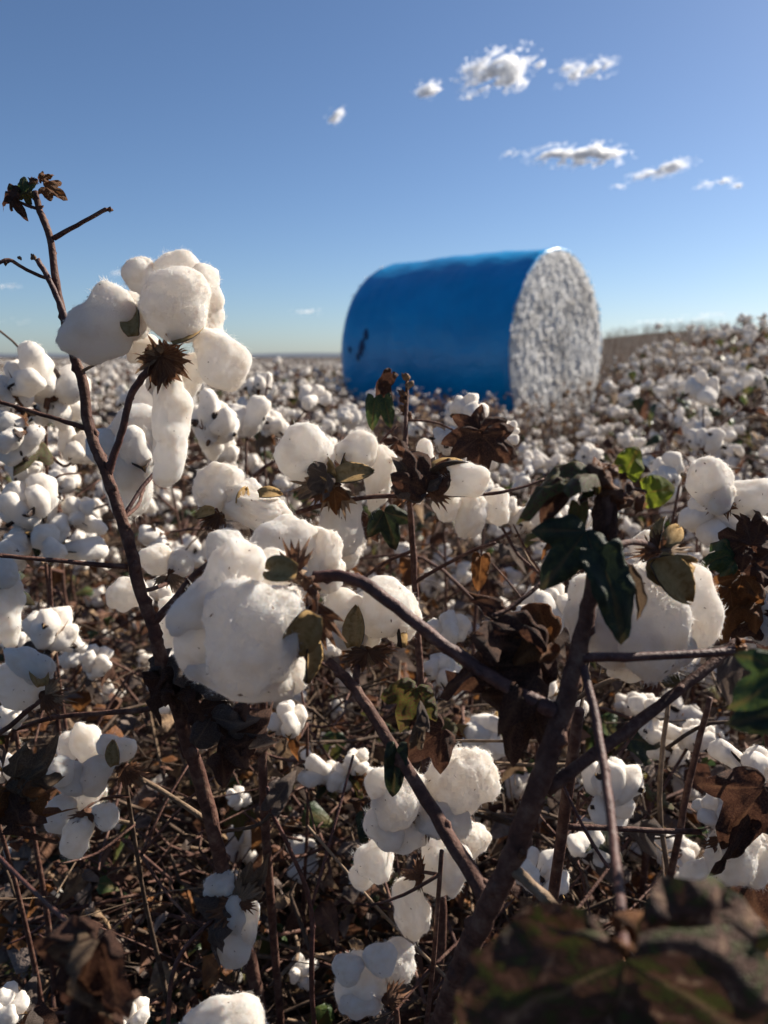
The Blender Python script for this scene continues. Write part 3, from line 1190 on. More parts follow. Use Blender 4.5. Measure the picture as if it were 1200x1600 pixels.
def near_boll(plant, pos, axis, scale=1.0, seed=None):
    """a boll with its bur as the part and every tuft a sub-part"""
    seed = seed if seed is not None else rnd.randrange(10 ** 6)
    m4 = frame(pos, axis, None, (scale,) * 3, rnd.uniform(0, 6))
    b = link('cotton_boll', BUR_ME[seed % 5], plant, m4)
    for i, lm in boll_layout(seed):
        link('lock', LOCK_NEAR[i][0], b, m4 @ lm)
    return b


def boll_at(plant, px, py, wd, d, ang=90, tilt=-.3, seed=None):
    """near boll about wd pixels wide centred on (px, py), opening towards ang"""
    ax = (img_dir(ang) + FWD * tilt).normalized()
    sc = wd * d / 1200 / .078
    return near_boll(plant, P(px, py, d) - ax * .028 * sc, ax, sc, seed)


# ------------------------------------------------------------------ the tall bare stem on the left, with the boll cluster
def gpt(px, d):
    """ground point under column px at depth about d"""
    p = P(px, 1500, d)
    return Vector((p.x, d * 1.02, ground_z(p.x, d * 1.02)))


def buds(plant, px, py, d, n=5, spread=10, mat='bract'):
    """shrivelled buds at a shoot tip, one crumpled clump"""
    mb = MB()
    c = P(px, py, d)
    for _ in range(n):
        o = Vector((rnd.uniform(-1, 1), rnd.uniform(-1, 1), rnd.uniform(-1, 1))) * spread * d / 1200 * (.3 if spread < 12 else .8)
        s = spread * d / 1200 * rnd.uniform(.5, .9)
        v, f = ICO[2]
        m4 = frame(o, (rnd.uniform(-1, 1), rnd.uniform(-1, 1), rnd.uniform(0, 1)), None, (s * .55, s * .55, s))
        mb.merge((v * (1 + .25 * np.random.RandomState(rnd.randrange(9999)).normal(size=(len(v), 1))), f, [0] * len(f), np.zeros(len(v))), m4)
        mb.merge(BRACT[rnd.randrange(3)], frame(o, (rnd.uniform(-1, 1), rnd.uniform(-1, 1), rnd.uniform(-.3, 1)), None, (s * 1.3,) * 3))
    return link('bud', mb.mesh('bud', [M[mat]]), plant, Matrix.Translation(c))


pa = hero('tall bare cotton stem on the left holding the highest boll cluster against the sky', gpt(440, 1.0))
ga = W[pa.name].translation
stalk(pa, 'stem', [(55, 300, .60), (62, 330, .60), (78, 372, .60), (86, 430, .60), (95, 480, .60), (106, 520, .60), (118, 562, .603), (130, 600, .606), (137, 660, .61), (150, 700, .61), (166, 738, .61), (186, 800, .615), (205, 860, .62), (218, 920, .625), (238, 975, .63), (246, 1010, .635), (262, 1060, .65), (288, 1140, .67), (315, 1225, .69), (336, 1310, .71), (358, 1400, .74), (385, 1480, .78), (403, 1560, .82), (420, 1660, .88), ga],
      [3.0, 3.1, 3.3, 3.4, 3.6, 3.8, 4.6, 5.0, 5.2, 5.4, 5.6, 5.8, 6.0, 6.2, 6.4, 6.6, 7.2, 7.8, 8.0, 8.2, 8.4, 8.6, 9, 9.2, 9.5], 'bark', 12, n=5)
stalk(pa, 'branch', [(84, 372, .60), (120, 352, .597), (160, 330, .594), (166, 327, .594)], [2.6, 2.0, 1.9, 2.4], 'bark')
buds(pa, 173, 327, .594, 3, 6, 'bract')
stalk(pa, 'branch', [(105, 508, .598), (88, 462, .595), (70, 425, .592), (58, 405, .59)], [3.2, 2.8, 2.5, 2.6], 'bark_red')
buds(pa, 100, 508, .597, 3, 6)
buds(pa, 52, 402, .59, 4, 7, 'bract_tan')
buds(pa, 30, 402, .59, 2, 7, 'bract_tan')
stalk(pa, 'branch', [(80, 437, .60), (62, 431, .595), (35, 418, .59), (14, 406, .585), (-8, 414, .58)], [1.7, 1.7, 1.6, 1.9, 1.5], 'bark')
buds(pa, 10, 411, .585, 3, 6)
stalk(pa, 'branch', [(58, 326, .60), (40, 320, .598), (24, 312, .596), (12, 306, .594)], [1.6, 1.5, 1.4, 1.2], 'bark')
buds(pa, 52, 282, .60, 5, 9, 'bract')
buds(pa, 62, 326, .60, 4, 6, 'bract')
leafp(pa, 38, 303, 100, 34, .598, 'leaf_green', 3, .5, .15, .5, name='leaf', label='small green leaf at the stem tip')
leafp(pa, 40, 300, -80, 22, .596, 'leaf_turning', 3, .8, .2, .6)
leafp(pa, 26, 300, 195, 40, .594, 'leaf_brown', 3, .9, .2, .5)
leafp(pa, 20, 312, -50, 30, .592, 'leaf_brown', 1, 1.0, .2, .7)
leafp(pa, 70, 292, -20, 36, .6, 'leaf_rust', 5, .3, .12, .3, tilt=.2, label='small orange leaf at the stem tip')
leafp(pa, 62, 280, 30, 22, .6, 'leaf_rust', 3, .6, .2, .4)
stalk(pa, 'branch', [(136, 670, .61), (90, 655, .605), (40, 640, .60), (0, 628, .595), (-60, 608, .59)], [2.6, 2.1, 1.9, 1.8, 1.5], 'bark')
stalk(pa, 'branch', [(168, 742, .61), (180, 705, .605), (192, 672, .60), (203, 622, .592), (218, 596, .586), (238, 572, .58), (248, 556, .578)], [4.2, 3.6, 3.3, 3.2, 3.6, 3.4, 3.6], 'bark_red', 12)
stalk(pa, 'branch', [(190, 812, .615), (204, 790, .62), (222, 762, .63), (242, 738, .64)], [2.0, 2.0, 2.1, 2.3], 'bark_red')
stalk(pa, 'branch', [(122, 582, .603), (140, 574, .605), (160, 562, .61), (178, 550, .615)], [1.6, 1.5, 1.5, 1.7], 'bark_tan')
buds(pa, 172, 556, .62, 3, 9, 'bract')
stalk(pa, 'branch', [(200, 886, .62), (130, 880, .61), (60, 873, .60), (0, 868, .59), (-80, 858, .58)], [2.8, 2.3, 2.2, 2.1, 2.0], 'bark', 10)
stalk(pa, 'branch', [(240, 972, .63), (272, 938, .628), (306, 898, .625), (345, 868, .62)], [4.4, 3.9, 3.6, 3.0], 'bark')
stalk(pa, 'branch', [(270, 1085, .655), (230, 1108, .66), (150, 1115, .665), (80, 1122, .67), (10, 1145, .68)], [3.2, 3.0, 2.8, 2.6, 2.0], 'bark')
# boll cluster
ba = knob(pa, 252, 560, .577, 4)
ba['label'] = 'large boll cluster with one long hanging tuft'
lockp(ba, 160, 513, 142, 106, 45, .568, 'oval')
lockp(ba, 196, 496, 80, 80, 20, .578, 'round')
lockp(ba, 272, 478, 122, 116, 85, .556, 'round')
lockp(ba, 318, 462, 100, 62, 100, .585, 'oval')
lockp(ba, 218, 432, 66, 56, 95, .60, 'round')
lockp(ba, 281, 428, 84, 70, 120, .605, 'round')
lockp(ba, 325, 508, 70, 54, 90, .59, 'oval')
lockp(ba, 341, 556, 118, 84, -52, .566, 'oval')
lockp(ba, 268, 672, 186, 70, 87, .588, 'hang')
lockp(ba, 255, 602, 60, 56, 90, .60, 'round')
lockp(ba, 302, 585, 74, 48, 80, .61, 'oval')
lockp(ba, 222, 545, 60, 44, 20, .60, 'oval')
valvep(ba, 214, 524, 112, 54, .549, -FWD * 1 - RIGHT * .25, 1)
valvep(ba, 268, 534, 40, 54, .546, -FWD * 1 + UP * .1, 1)
for a_, l_, k_ in ((150, 56, 'bract'), (205, 50, 'bract'), (255, 60, 'bract'), (300, 58, 'bract'), (20, 54, 'bract'), (-25, 56, 'bract'), (240, 80, 'bract'), (-75, 70, 'bract'), (175, 58, 'bract_tan'), (60, 40, 'bract')):
    bractp(ba, 252, 557, a_, l_, .572, k_, tilt=rnd.uniform(-.1, .5))
buds(pa, 250, 548, .566, 4, 8, 'bract_tan')
# dry grey leaves caught half-way down the stem
for x_, y_, a_, l_, k_ in ((262, 1030, -100, 70, 'leaf_grey'), (285, 1040, -70, 95, 'leaf_brown'), (255, 1060, -130, 60, 'leaf_brown'), (300, 1050, -50, 80, 'leaf_grey'), (280, 1080, -95, 80, 'leaf_brown'), (310, 1110, -40, 60, 'leaf_brown'), (330, 1120, -60, 90, 'leaf_grey'), (350, 1150, 0, 90, 'leaf_brown'), (345, 1175, -30, 80, 'leaf_brown')):
    leafp(pa, x_, y_, a_, l_, .64, k_, 3, 1.1, .3, .7, tilt=rnd.uniform(-.3, .3), twist=1.2)
bb = boll_at(pa, 215, 705, 120, .74, 100, -.3, 5)
lockp(bb, 205, 720, 190, 100, 80, .74, 'long')
lockp(bb, 235, 650, 100, 80, 60, .76, 'oval')
stalk(pa, 'branch', [(190, 812, .62), (215, 790, .68), (225, 760, .74)], [2.0, 2.0, 2.0], 'bark')
b_ = knob(pa, 268, 905, .7, 6)
lockp(b_, 243, 874, 52, 54, 90, .70, 'round')
lockp(b_, 282, 882, 46, 46, 60, .70, 'round')
lockp(b_, 196, 928, 70, 54, 15, .73, 'oval')
lockp(b_, 268, 975, 90, 42, 88, .72, 'long')
bractp(b_, 265, 895, -60, 34, .69, 'bract_tan')
bractp(b_, 262, 900, 200, 34, .69, 'bract_tan')
bractp(b_, 262, 900, 60, 30, .69, 'bract')
stalk(pa, 'branch', [(218, 925, .625), (245, 918, .66), (268, 908, .7)], [2.4, 2.2, 2.2], 'bark')

# ------------------------------------------------------------------ the thick dark stem on the right with the big round boll
pc = hero('nearest cotton plant with thick hairy dark stem, big round boll and large blurred leaf', gpt(640, .93))
gc = W[pc.name].translation
stalk(pc, 'stem', [(948, 770, .43), (945, 830, .432), (928, 905, .435), (908, 1000, .44), (882, 1100, .44), (850, 1200, .44), (816, 1300, .45), (780, 1385, .46), (740, 1465, .48), (708, 1545, .51), (682, 1620, .55), (655, 1740, .64), gc],
      [4.5, 5, 5.5, 6, 7, 7.6, 8, 8.3, 8.6, 8.8, 9, 9.2, 10], 'bark', 14, hairs=2600, n=6)
stalk(pc, 'branch', [(868, 1112, .44), (840, 1098, .44), (780, 1066, .445), (700, 1012, .45), (620, 950, .455), (572, 915, .46), (530, 900, .465), (490, 902, .47)], [6.5, 5.4, 5.0, 4.7, 4.6, 4.9, 4.3, 4.5], 'bark_red', 12, hairs=700, n=5)
stalk(pc, 'branch', [(765, 1412, .475), (718, 1334, .50), (652, 1228, .53), (592, 1132, .555), (548, 1068, .57), (512, 1032, .578)], [7, 6.2, 5.6, 5.2, 5, 4], 'bark', 12, hairs=500, n=5)
stalk(pc, 'branch', [(553, 1075, .57), (557, 1052, .585), (560, 1028, .60)], [3.6, 3.4, 3.6], 'bark')
stalk(pc, 'branch', [(908, 1028, .438), (1000, 1026, .443), (1080, 1022, .448), (1158, 1017, .454)], [3.6, 3.1, 3.0, 3.4], 'bark_red', 12, hairs=300)
stalk(pc, 'branch', [(852, 1236, .45), (930, 1178, .46), (1000, 1127, .47), (1060, 1078, .48), (1112, 1038, .49), (1150, 1003, .5)], [5.2, 4.5, 4.3, 4.1, 4.0, 3.6], 'bark', 12, hairs=600)
stalk(pc, 'petiole', [(912, 1042, .432), (932, 1130, .405), (948, 1230, .37), (960, 1330, .335), (970, 1420, .295), (974, 1488, .26)], [3.0, 2.8, 2.7, 2.6, 2.6, 2.6], 'bark_red', 10, hairs=150)
stalk(pc, 'branch', [(792, 1350, .455), (830, 1382, .445), (866, 1418, .435)], [4.6, 4.2, 4.2], 'bark_tan', 10)
buds(pc, 1158, 1006, .453, 4, 13, 'leaf_rust')
buds(pc, 1168, 1022, .453, 3, 14, 'bract_tan')
buds(pc, 845, 1255, .44, 3, 12, 'bract')
buds(pc, 815, 1335, .445, 3, 10, 'bract')
# shoot tip: brown buds, dark and turning leaves
buds(pc, 945, 755, .43, 9, 28, 'bract')
buds(pc, 985, 775, .43, 4, 20, 'bract')
buds(pc, 918, 770, .43, 4, 16, 'leaf_turning')
leafp(pc, 915, 745, 185, 112, .42, 'leaf_turning', 3, .9, .12, .5, tilt=-.1, face=UP - FWD * .3, label='drooping green and brown leaf at the shoot tip')
leafp(pc, 880, 760, 235, 70, .42, 'leaf_brown', 1, .8, .15, .7, face=-FWD - RIGHT * .5)
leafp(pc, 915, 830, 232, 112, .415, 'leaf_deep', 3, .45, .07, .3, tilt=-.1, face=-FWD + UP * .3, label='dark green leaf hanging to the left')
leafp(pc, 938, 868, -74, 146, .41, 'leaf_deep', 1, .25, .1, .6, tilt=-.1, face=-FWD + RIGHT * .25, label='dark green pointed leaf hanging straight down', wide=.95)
leafp(pc, 905, 790, -95, 60, .425, 'leaf_turning', 1, .4, .1, .5)
leafp(pc, 945, 830, 88, 80, .428, 'leaf_brown', 1, .4, .15, .6)
leafp(pc, 950, 850, -40, 50, .425, 'leaf_brown', 1, .9, .2, .8)
leafp(pc, 985, 895, -70, 85, .415, 'leaf_tan', 1, .6, .1, 1.2, wide=.45)
leafp(pc, 978, 738, 60, 48, .44, 'leaf_lime', 1, .3, .1, .25, tilt=.1, face=-FWD, label='small bright lime leaf', wide=1.9)
leafp(pc, 1010, 770, 10, 52, .44, 'leaf_lime', 1, .3, .1, .25, tilt=.1, face=-FWD, label='small lime leaf edged brown', wide=1.9)
stalk(pc, 'petiole', [(960, 790, .432), (985, 765, .436), (1010, 768, .44)], [1.3, 1.1, 1.0], 'bark_red', 6)
# crumpled brown leaves beside the stem
leafp(pc, 845, 1040, 175, 150, .46, 'leaf_brown', 3, .7, .24, .5, tilt=-.1, face=-FWD + UP * .5, twist=.6, label='large crumpled brown leaf', wide=1.1)
leafp(pc, 840, 1020, 215, 160, .465, 'leaf_brown', 3, .6, .25, .4, face=-FWD + RIGHT * .4, twist=-.5)
leafp(pc, 862, 1000, 160, 110, .47, 'leaf_rust', 3, .8, .2, .7, face=-FWD + UP * .9, twist=.5)
leafp(pc, 800, 1000, 100, 80, .475, 'leaf_brown', 3, 1.0, .25, .8, twist=1)
leafp(pc, 830, 1090, 235, 110, .47, 'leaf_brown', 3, .8, .22, .5, twist=.7)
stalk(pc, 'petiole', [(895, 868, .5), (850, 908, .485), (800, 948, .475), (770, 962, .47)], [1.8, 1.8, 1.7, 1.8], 'bark', 8)
leafp(pc, 690, 1140, 215, 90, .57, 'leaf_brown', 3, .5, .1, .4)
leafp(pc, 650, 1075, 250, 80, .57, 'leaf_turning', 3, .5, .2, .4, label='torn green and brown leaf under the big boll')
leafp(pc, 800, 1100, 265, 70, .5, 'leaf_turning', 1, .4, .1, .5)
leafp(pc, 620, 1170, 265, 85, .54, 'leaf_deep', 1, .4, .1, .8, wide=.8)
leafp(pc, 650, 1165, 80, 45, .54, 'leaf_tan', 1, .8, .2, 1.0)
leafp(pc, 662, 1140, 95, 40, .545, 'leaf_grey', 1, .8, .2, 1.0)
# the large blurred leaf close to the lens
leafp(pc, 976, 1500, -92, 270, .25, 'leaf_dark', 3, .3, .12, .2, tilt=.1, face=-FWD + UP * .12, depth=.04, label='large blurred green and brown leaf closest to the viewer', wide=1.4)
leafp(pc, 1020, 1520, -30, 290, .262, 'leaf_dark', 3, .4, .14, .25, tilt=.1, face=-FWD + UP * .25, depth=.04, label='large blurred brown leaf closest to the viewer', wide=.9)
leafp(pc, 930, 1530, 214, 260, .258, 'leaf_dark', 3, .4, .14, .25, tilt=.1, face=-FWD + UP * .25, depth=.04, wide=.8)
leafp(pc, 1010, 1500, 8, 290, .27, 'leaf_rust', 1, .4, .16, .3, tilt=.0, face=-FWD + UP * 1.2, wide=1.0)
buds(pc, 974, 1492, .248, 2, 18, 'leaf_rust')
# big round boll
bc = knob(pc, 485, 930, .468, 6)
bc['label'] = 'biggest round boll seen from behind'
lockp(bc, 404, 990, 192, 166, 98, .452, 'big')
lockp(bc, 340, 925, 200, 92, 47, .463, 'long')
lockp(bc, 312, 1008, 120, 84, 80, .470, 'oval')
lockp(bc, 376, 1058, 180, 76, -12, .466, 'oval')
lockp(bc, 448, 955, 90, 80, 60, .463, 'round')
lockp(bc, 450, 1050, 80, 70, 30, .478, 'round')
lockp(bc, 420, 890, 90, 70, 10, .482, 'round')
valvep(bc, 464, 895, 168, 66, .428, -FWD + UP * .25, 2)
valvep(bc, 484, 955, -108, 88, .436, -FWD + RIGHT * .35, 1)
valvep(bc, 480, 1000, -75, 62, .45, RIGHT * .8 - FWD * .5, 0)
bractp(bc, 462, 900, 92, 74, .452, 'bract', tilt=-.1)
bractp(bc, 470, 915, 120, 60, .455, 'bract_tan', tilt=.2)
bractp(bc, 480, 925, -88, 78, .448, 'bract', tilt=-.1)
bractp(bc, 487, 935, -70, 96, .45, 'bract', tilt=.05)
bractp(bc, 478, 905, 150, 60, .45, 'bract', tilt=-.1)
leafp(pc, 488, 945, -98, 100, .447, 'leaf_brown', 1, .5, .1, .9, wide=.4)
buds(pc, 486, 915, .456, 4, 14, 'bract')
# boll behind it, on the lower branch
bd = knob(pc, 572, 1020, .6, 6)
lockp(bd, 540, 955, 76, 74, 80, .61, 'round')
lockp(bd, 604, 952, 104, 92, 70, .60, 'round')
lockp(bd, 632, 965, 90, 56, 80, .61, 'oval')
lockp(bd, 545, 990, 60, 60, 60, .61, 'round')
lockp(bd, 570, 985, 70, 60, 80, .62, 'fluffy')
valvep(bd, 556, 1010, 95, 56, .585, -FWD - RIGHT * .3, 0)
valvep(bd, 622, 1010, 75, 46, .59, RIGHT - FWD * .4, 1)
for a_, l_ in ((190, 46), (215, 44), (-20, 48), (10, 44), (250, 40), (-60, 40), (160, 40)):
    bractp(bd, 575, 1018, a_, l_, .59, rnd.choice(('bract', 'bract_tan')), tilt=rnd.uniform(-.4, .3))
# boll under the tip
be = knob(pc, 1030, 868, .5, 7)
be['label'] = 'wide boll hanging behind the dark leaves'
lockp(be, 1010, 975, 190, 150, 100, .50, 'big')
lockp(be, 1080, 950, 150, 86, 98, .505, 'oval')
lockp(be, 915, 955, 120, 66, 85, .51, 'oval')
lockp(be, 968, 985, 130, 110, 90, .51, 'round')
lockp(be, 1040, 1000, 100, 90, 40, .51, 'round')
lockp(be, 990, 1035, 90, 60, 10, .52, 'oval')
lockp(be, 1005, 850, 50, 40, 30, .53, 'fluffy')
valvep(be, 1012, 880, -14, 92, .462, -FWD - UP * .35, 1)
valvep(be, 1020, 878, -38, 90, .458, -FWD + UP * .3, 0)
valvep(be, 1035, 850, 40, 46, .49, -FWD + UP * .2, 1)
valvep(be, 1030, 850, 100, 40, .49, -RIGHT - FWD * .4, 1)
for a_, l_ in ((150, 40), (90, 44), (30, 50), (180, 46), (0, 60), (60, 40)):
    bractp(be, 1030, 862, a_, l_, .488, rnd.choice(('bract', 'bract_tan')), tilt=rnd.uniform(-.4, .3))
stalk(pc, 'branch', [(935, 870, .435), (970, 850, .46), (1005, 848, .48), (1030, 862, .495)], [3, 2.6, 2.6, 3], 'bark', 8)

# ------------------------------------------------------------------ the slender stem in the middle
pm_ = hero('slender dark cotton stem in the middle with gold lit burs and a torn brown leaf', gpt(655, .92))
gm = W[pm_.name].translation
stalk(pm_, 'stem', [(636, 596, .80), (635, 650, .79), (634, 710, .775), (640, 780, .765), (645, 850, .77), (650, 950, .78), (656, 1050, .79), (662, 1140, .80), (675, 1300, .82), (690, 1480, .85), gm], [2.2, 2.6, 3.2, 3.6, 4.0, 4.4, 4.8, 5.2, 5.8, 6.2, 7], 'bark', 10)
stalk(pm_, 'branch', [(462, 802, .70), (500, 790, .70), (540, 782, .703), (600, 775, .708), (690, 774, .713), (770, 771, .72), (820, 760, .725), (850, 748, .73)], [2.8, 2.7, 2.6, 2.7, 2.3, 2.0, 1.6, 1.2], 'bark', 10)
stalk(pm_, 'branch', [(640, 780, .765), (628, 776, .735), (600, 775, .71)], [2.6, 2.4, 2.4], 'bark')
stalk(pm_, 'branch', [(636, 656, .79), (680, 660, .785), (712, 675, .78), (728, 690, .775)], [1.6, 1.4, 1.3, 1.3], 'bark')
stalk(pm_, 'branch', [(638, 760, .765), (605, 730, .76), (590, 700, .755), (620, 665, .755)], [1.8, 1.6, 1.5, 1.2], 'bark')
stalk(pm_, 'branch', [(648, 910, .775), (690, 885, .77), (740, 860, .765), (775, 848, .76)], [2.4, 2.4, 2.2, 2.0], 'bark')
stalk(pm_, 'branch', [(645, 860, .77), (600, 880, .775), (560, 910, .78)], [2.2, 2, 1.8], 'bark')
for i in range(6):
    buds(pm_, 635 + rnd.uniform(-6, 6), 590 + i * 12, .795, 3, 9, 'bract_tan' if i < 2 else 'bract')
leafp(pm_, 598, 600, -60, 36, .79, 'leaf_brown', 1, .8, .2, .8)
leafp(pm_, 612, 585, 230, 46, .79, 'leaf_brown', 1, .8, .2, .8)
leafp(pm_, 585, 622, -95, 50, .785, 'leaf_green', 1, .4, .08, .5, label='small backlit green leaf near the stem top')
leafp(pm_, 600, 622, -75, 48, .785, 'leaf_green', 1, .4, .08, .5)
leafp(pm_, 622, 690, 240, 44, .77, 'leaf_brown', 3, .8, .2, .6)
leafp(pm_, 748, 672, 200, 62, .775, 'leaf_brown', 5, .2, .14, .2, face=-FWD, label='torn brown five pointed leaf, upper')
leafp(pm_, 740, 675, 20, 58, .776, 'leaf_brown', 3, .3, .14, .2, face=-FWD)
leafp(pm_, 752, 680, -95, 80, .77, 'leaf_brown', 5, .3, .14, .2, face=-FWD, label='torn brown five pointed leaf, lower')
leafp(pm_, 760, 682, -35, 64, .772, 'leaf_brown', 3, .4, .16, .3, face=-FWD)
leafp(pm_, 600, 800, -70, 64, .775, 'leaf_deep', 3, .5, .1, .5)
leafp(pm_, 575, 810, -120, 54, .78, 'leaf_brown', 3, .5, .1, .5)
leafp(pm_, 752, 870, -95, 56, .76, 'leaf_rust', 1, .5, .15, .7, label='hanging rust coloured leaf')
bg1 = knob(pm_, 522, 758, .70, 6)
bg1['label'] = 'boll with gold backlit bur walls'
lockp(bg1, 475, 704, 98, 88, 15, .70, 'round')
lockp(bg1, 553, 704, 80, 62, 10, .715, 'oval')
lockp(bg1, 592, 748, 110, 56, 80, .73, 'oval')
lockp(bg1, 532, 825, 118, 84, 80, .725, 'fluffy')
lockp(bg1, 540, 860, 70, 60, 60, .74, 'fluffy')
valvep(bg1, 522, 748, 128, 46, .69, -FWD - UP * .3, 1)
valvep(bg1, 524, 750, 22, 56, .688, -FWD + UP * .5, 0)
valvep(bg1, 530, 745, 55, 44, .70, -FWD + RIGHT, 1)
bractp(bg1, 518, 752, -90, 60, .69, 'bract_tan', tilt=-.15, k=1)
bractp(bg1, 512, 752, 195, 62, .692, 'bract_tan', tilt=-.2, k=0)
bractp(bg1, 515, 758, 225, 54, .69, 'bract', tilt=-.2)
bractp(bg1, 525, 758, -65, 52, .688, 'bract_tan', tilt=-.1)
leafp(pm_, 512, 742, 212, 60, .688, 'leaf_grey', 3, .6, .25, .6)
leafp(pm_, 522, 765, -85, 40, .684, 'leaf_rust', 3, .5, .15, .4)
bg2 = knob(pm_, 668, 762, .71, 6)
lockp(bg2, 719, 748, 94, 58, -6, .70, 'oval')
lockp(bg2, 664, 712, 56, 32, 105, .715, 'oval')
lockp(bg2, 697, 792, 50, 44, 80, .725, 'round')
lockp(bg2, 734, 806, 78, 54, 75, .735, 'fluffy')
lockp(bg2, 775, 792, 62, 46, 95, .745, 'oval')
valvep(bg2, 675, 740, 45, 52, .692, -RIGHT - FWD * .3 + UP * .4, 1)
leafp(pm_, 668, 768, 105, 88, .69, 'leaf_brown', 3, .6, .25, .7, twist=.6, label='papery brown leaf wrapped round a bur')
leafp(pm_, 664, 768, 125, 78, .695, 'leaf_grey', 3, .7, .25, .7)
bractp(bg2, 668, 765, 85, 66, .70, 'bract', tilt=.1)
bractp(bg2, 668, 768, -20, 44, .695, 'bract', tilt=-.1)
bractp(bg2, 664, 768, 190, 44, .695, 'bract', tilt=-.1)
boll_at(pm_, 735, 640, 60, .86, 80)
boll_at(pm_, 700, 690, 56, .84, 60)
boll_at(pm_, 795, 672, 40, .86, 60)
boll_at(pm_, 690, 1045, 64, .82, 60, -.5)
boll_at(pm_, 700, 985, 70, .86, 90, -.3)


# ------------------------------------------------------------------ smaller plants whose bolls can be pointed at
def boll_plant(label, base, top, bolls, r0=5.5, r1=2.2, mat='bark', leaves=4, twigs=8, group=None):
    """bolls: (px, py, width, d, ang, tilt); base: (px, d); top: (px, py, d)"""
    g0 = gpt(*base)
    pl = hero(label, g0, group)
    t = P(*top)
    mid = g0.lerp(t, .5) + Vector((rnd.uniform(-.02, .02), rnd.uniform(-.02, .02), 0))
    sp, sr = smooth_path([g0, mid, t], [r0 * .001, (r0 + r1) * .0005, r1 * .001], 8)
    stalk(pl, 'stem', [g0, g0.lerp(mid, .5), mid, mid.lerp(t, .5) + Vector((rnd.uniform(-.008, .008), 0, 0)), t], [r0, r0 * .9, (r0 + r1) / 2, r1 * 1.2, r1], mat, 9)
    tips = []
    for px, py, wd, d, ang, tilt in bolls:
        b = boll_at(pl, px, py, wd, d, ang, tilt)
        e = W[b.name].translation
        k = min(range(len(sp)), key=lambda i: abs(sp[i].z - (e.z - (sp[i] - e).length * .35)) + (sp[i] - e).length * .25)
        s = sp[k]
        m_ = s.lerp(e, .55) - Vector((0, 0, .012))
        if (s - e).length > .015:
            stalk(pl, 'branch', [s, m_, e], [2.6, 2.3, 2.2], rnd.choice((mat, 'bark_tan', 'bark')), 7, n=4)
        tips.append((s, m_, e))
    for i in range(leaves):
        s, m_, e = rnd.choice(tips)
        p = m_.lerp(e, rnd.random())
        dv = Vector((rnd.uniform(-1, 1), rnd.uniform(-1, 1), rnd.uniform(-1.3, .2)))
        s_ = rnd.uniform(.03, .055)
        link('leaf', rnd.choice(LEAF_ME), pl, frame(p, dv, (rnd.uniform(-1, 1), -1, 1), (s_,) * 3))
    if twigs:
        mb = MB()
        for i in range(twigs):
            s = rnd.choice(sp[3:])
            dv = Vector((rnd.uniform(-1, 1), rnd.uniform(-1, 1), rnd.uniform(-.5, 1))) * rnd.uniform(.04, .14)
            tube(mb, *smooth_path([s - g0, s - g0 + dv * .5 + Vector((0, 0, rnd.uniform(-.01, .01))), s - g0 + dv], [.0017, .0014, .001], 3), 5, 0)
        tag(link('twigs', mb.mesh('twigs', [M[rnd.choice(('twig', 'bark', 'bark_red'))]]), pl, Matrix.Translation(g0)), None, None, None, 'stuff')
    return pl


def loose_boll(pl, px, py, d, locks, bracts=(), mat='bract_tan'):
    """a shaggy boll given tuft by tuft: (dx, dy, length, width, angle, kind)"""
    b = knob(pl, px, py, d, 5)
    for dx, dy, ln, wd, ang, kind in locks:
        lockp(b, px + dx, py + dy, ln, wd, ang, d + rnd.uniform(-.012, .012), kind)
    for a_, l_ in bracts:
        bractp(b, px, py, a_, l_, d - .012, rnd.choice((mat, 'bract')), tilt=rnd.uniform(-.4, .3))
    return b


p = boll_plant('cotton plant whose back turned boll shows a thin brown cross, left of the bare stem', (60, 1.05), (70, 590, .98), [(85, 600, 104, .95, 90, .8), (92, 640, 70, .97, -80, .2), (12, 600, 80, .9, 120, -.2), (18, 680, 86, .9, 200, -.3), (125, 700, 64, 1.0, 60, -.3), (40, 735, 60, 1.0, 90, -.4)])
p = boll_plant('cotton plant with pale sprawling bolls under the long left side twig', (60, 1.0), (60, 770, .95), [(42, 790, 96, .92, 120, -.4), (92, 842, 92, .92, 60, -.5), (125, 800, 60, .95, 30, -.4), (15, 860, 70, .9, 150, -.3), (82, 985, 92, .9, 70, .7), (150, 1030, 56, 1.0, 60, -.2)], leaves=5)
p = boll_plant('cotton plant with a hanging caterpillar shaped boll at the left edge', (-20, .85), (-10, 830, .72), [(-6, 890, 60, .7, 60, -.3)], leaves=3)
b_ = loose_boll(p, 12, 895, .7, [(2, 55, 130, 50, 88, 'hang'), (-10, 5, 60, 56, 60, 'round')], ((-90, 30), (200, 30)))
p = boll_plant('cotton plant with a silky boll in a shaggy tan bur at the left edge', (-40, .8), (-60, 1100, .62), [(12, 1125, 60, .63, -60, -.2)], leaves=4)
b_ = loose_boll(p, 72, 1085, .6, [(-28, -48, 86, 48, -20, 'oval'), (-45, -12, 96, 72, -25, 'oval'), (-12, -35, 50, 50, 10, 'round')], ((-20, 36), (-60, 34), (20, 30), (-100, 34), (60, 40)))
valvep(b_, 66, 1072, 105, 42, .58, -FWD + RIGHT * .6, 1)
stalk(p, 'branch', [(-60, 1175, .62), (0, 1145, .61), (50, 1105, .6), (72, 1088, .6)], [2.6, 2.6, 2.4, 2.4], 'bark')
for x_, y_, a_, l_, k_ in ((20, 1215, 20, 70, 'leaf_tan'), (10, 1230, -60, 90, 'leaf_rust'), (5, 1240, -90, 100, 'leaf_brown'), (40, 1220, -20, 50, 'leaf_tan')):
    leafp(p, x_, y_, a_, l_, .58, k_, 3, 1.0, .3, .7, twist=1)
leafp(p, 150, 1470, -110, 165, .34, 'leaf_brown', 3, .5, .2, .4, face=-FWD + UP * .5, label='blurred curled brown leaf at the bottom left', twist=.5)
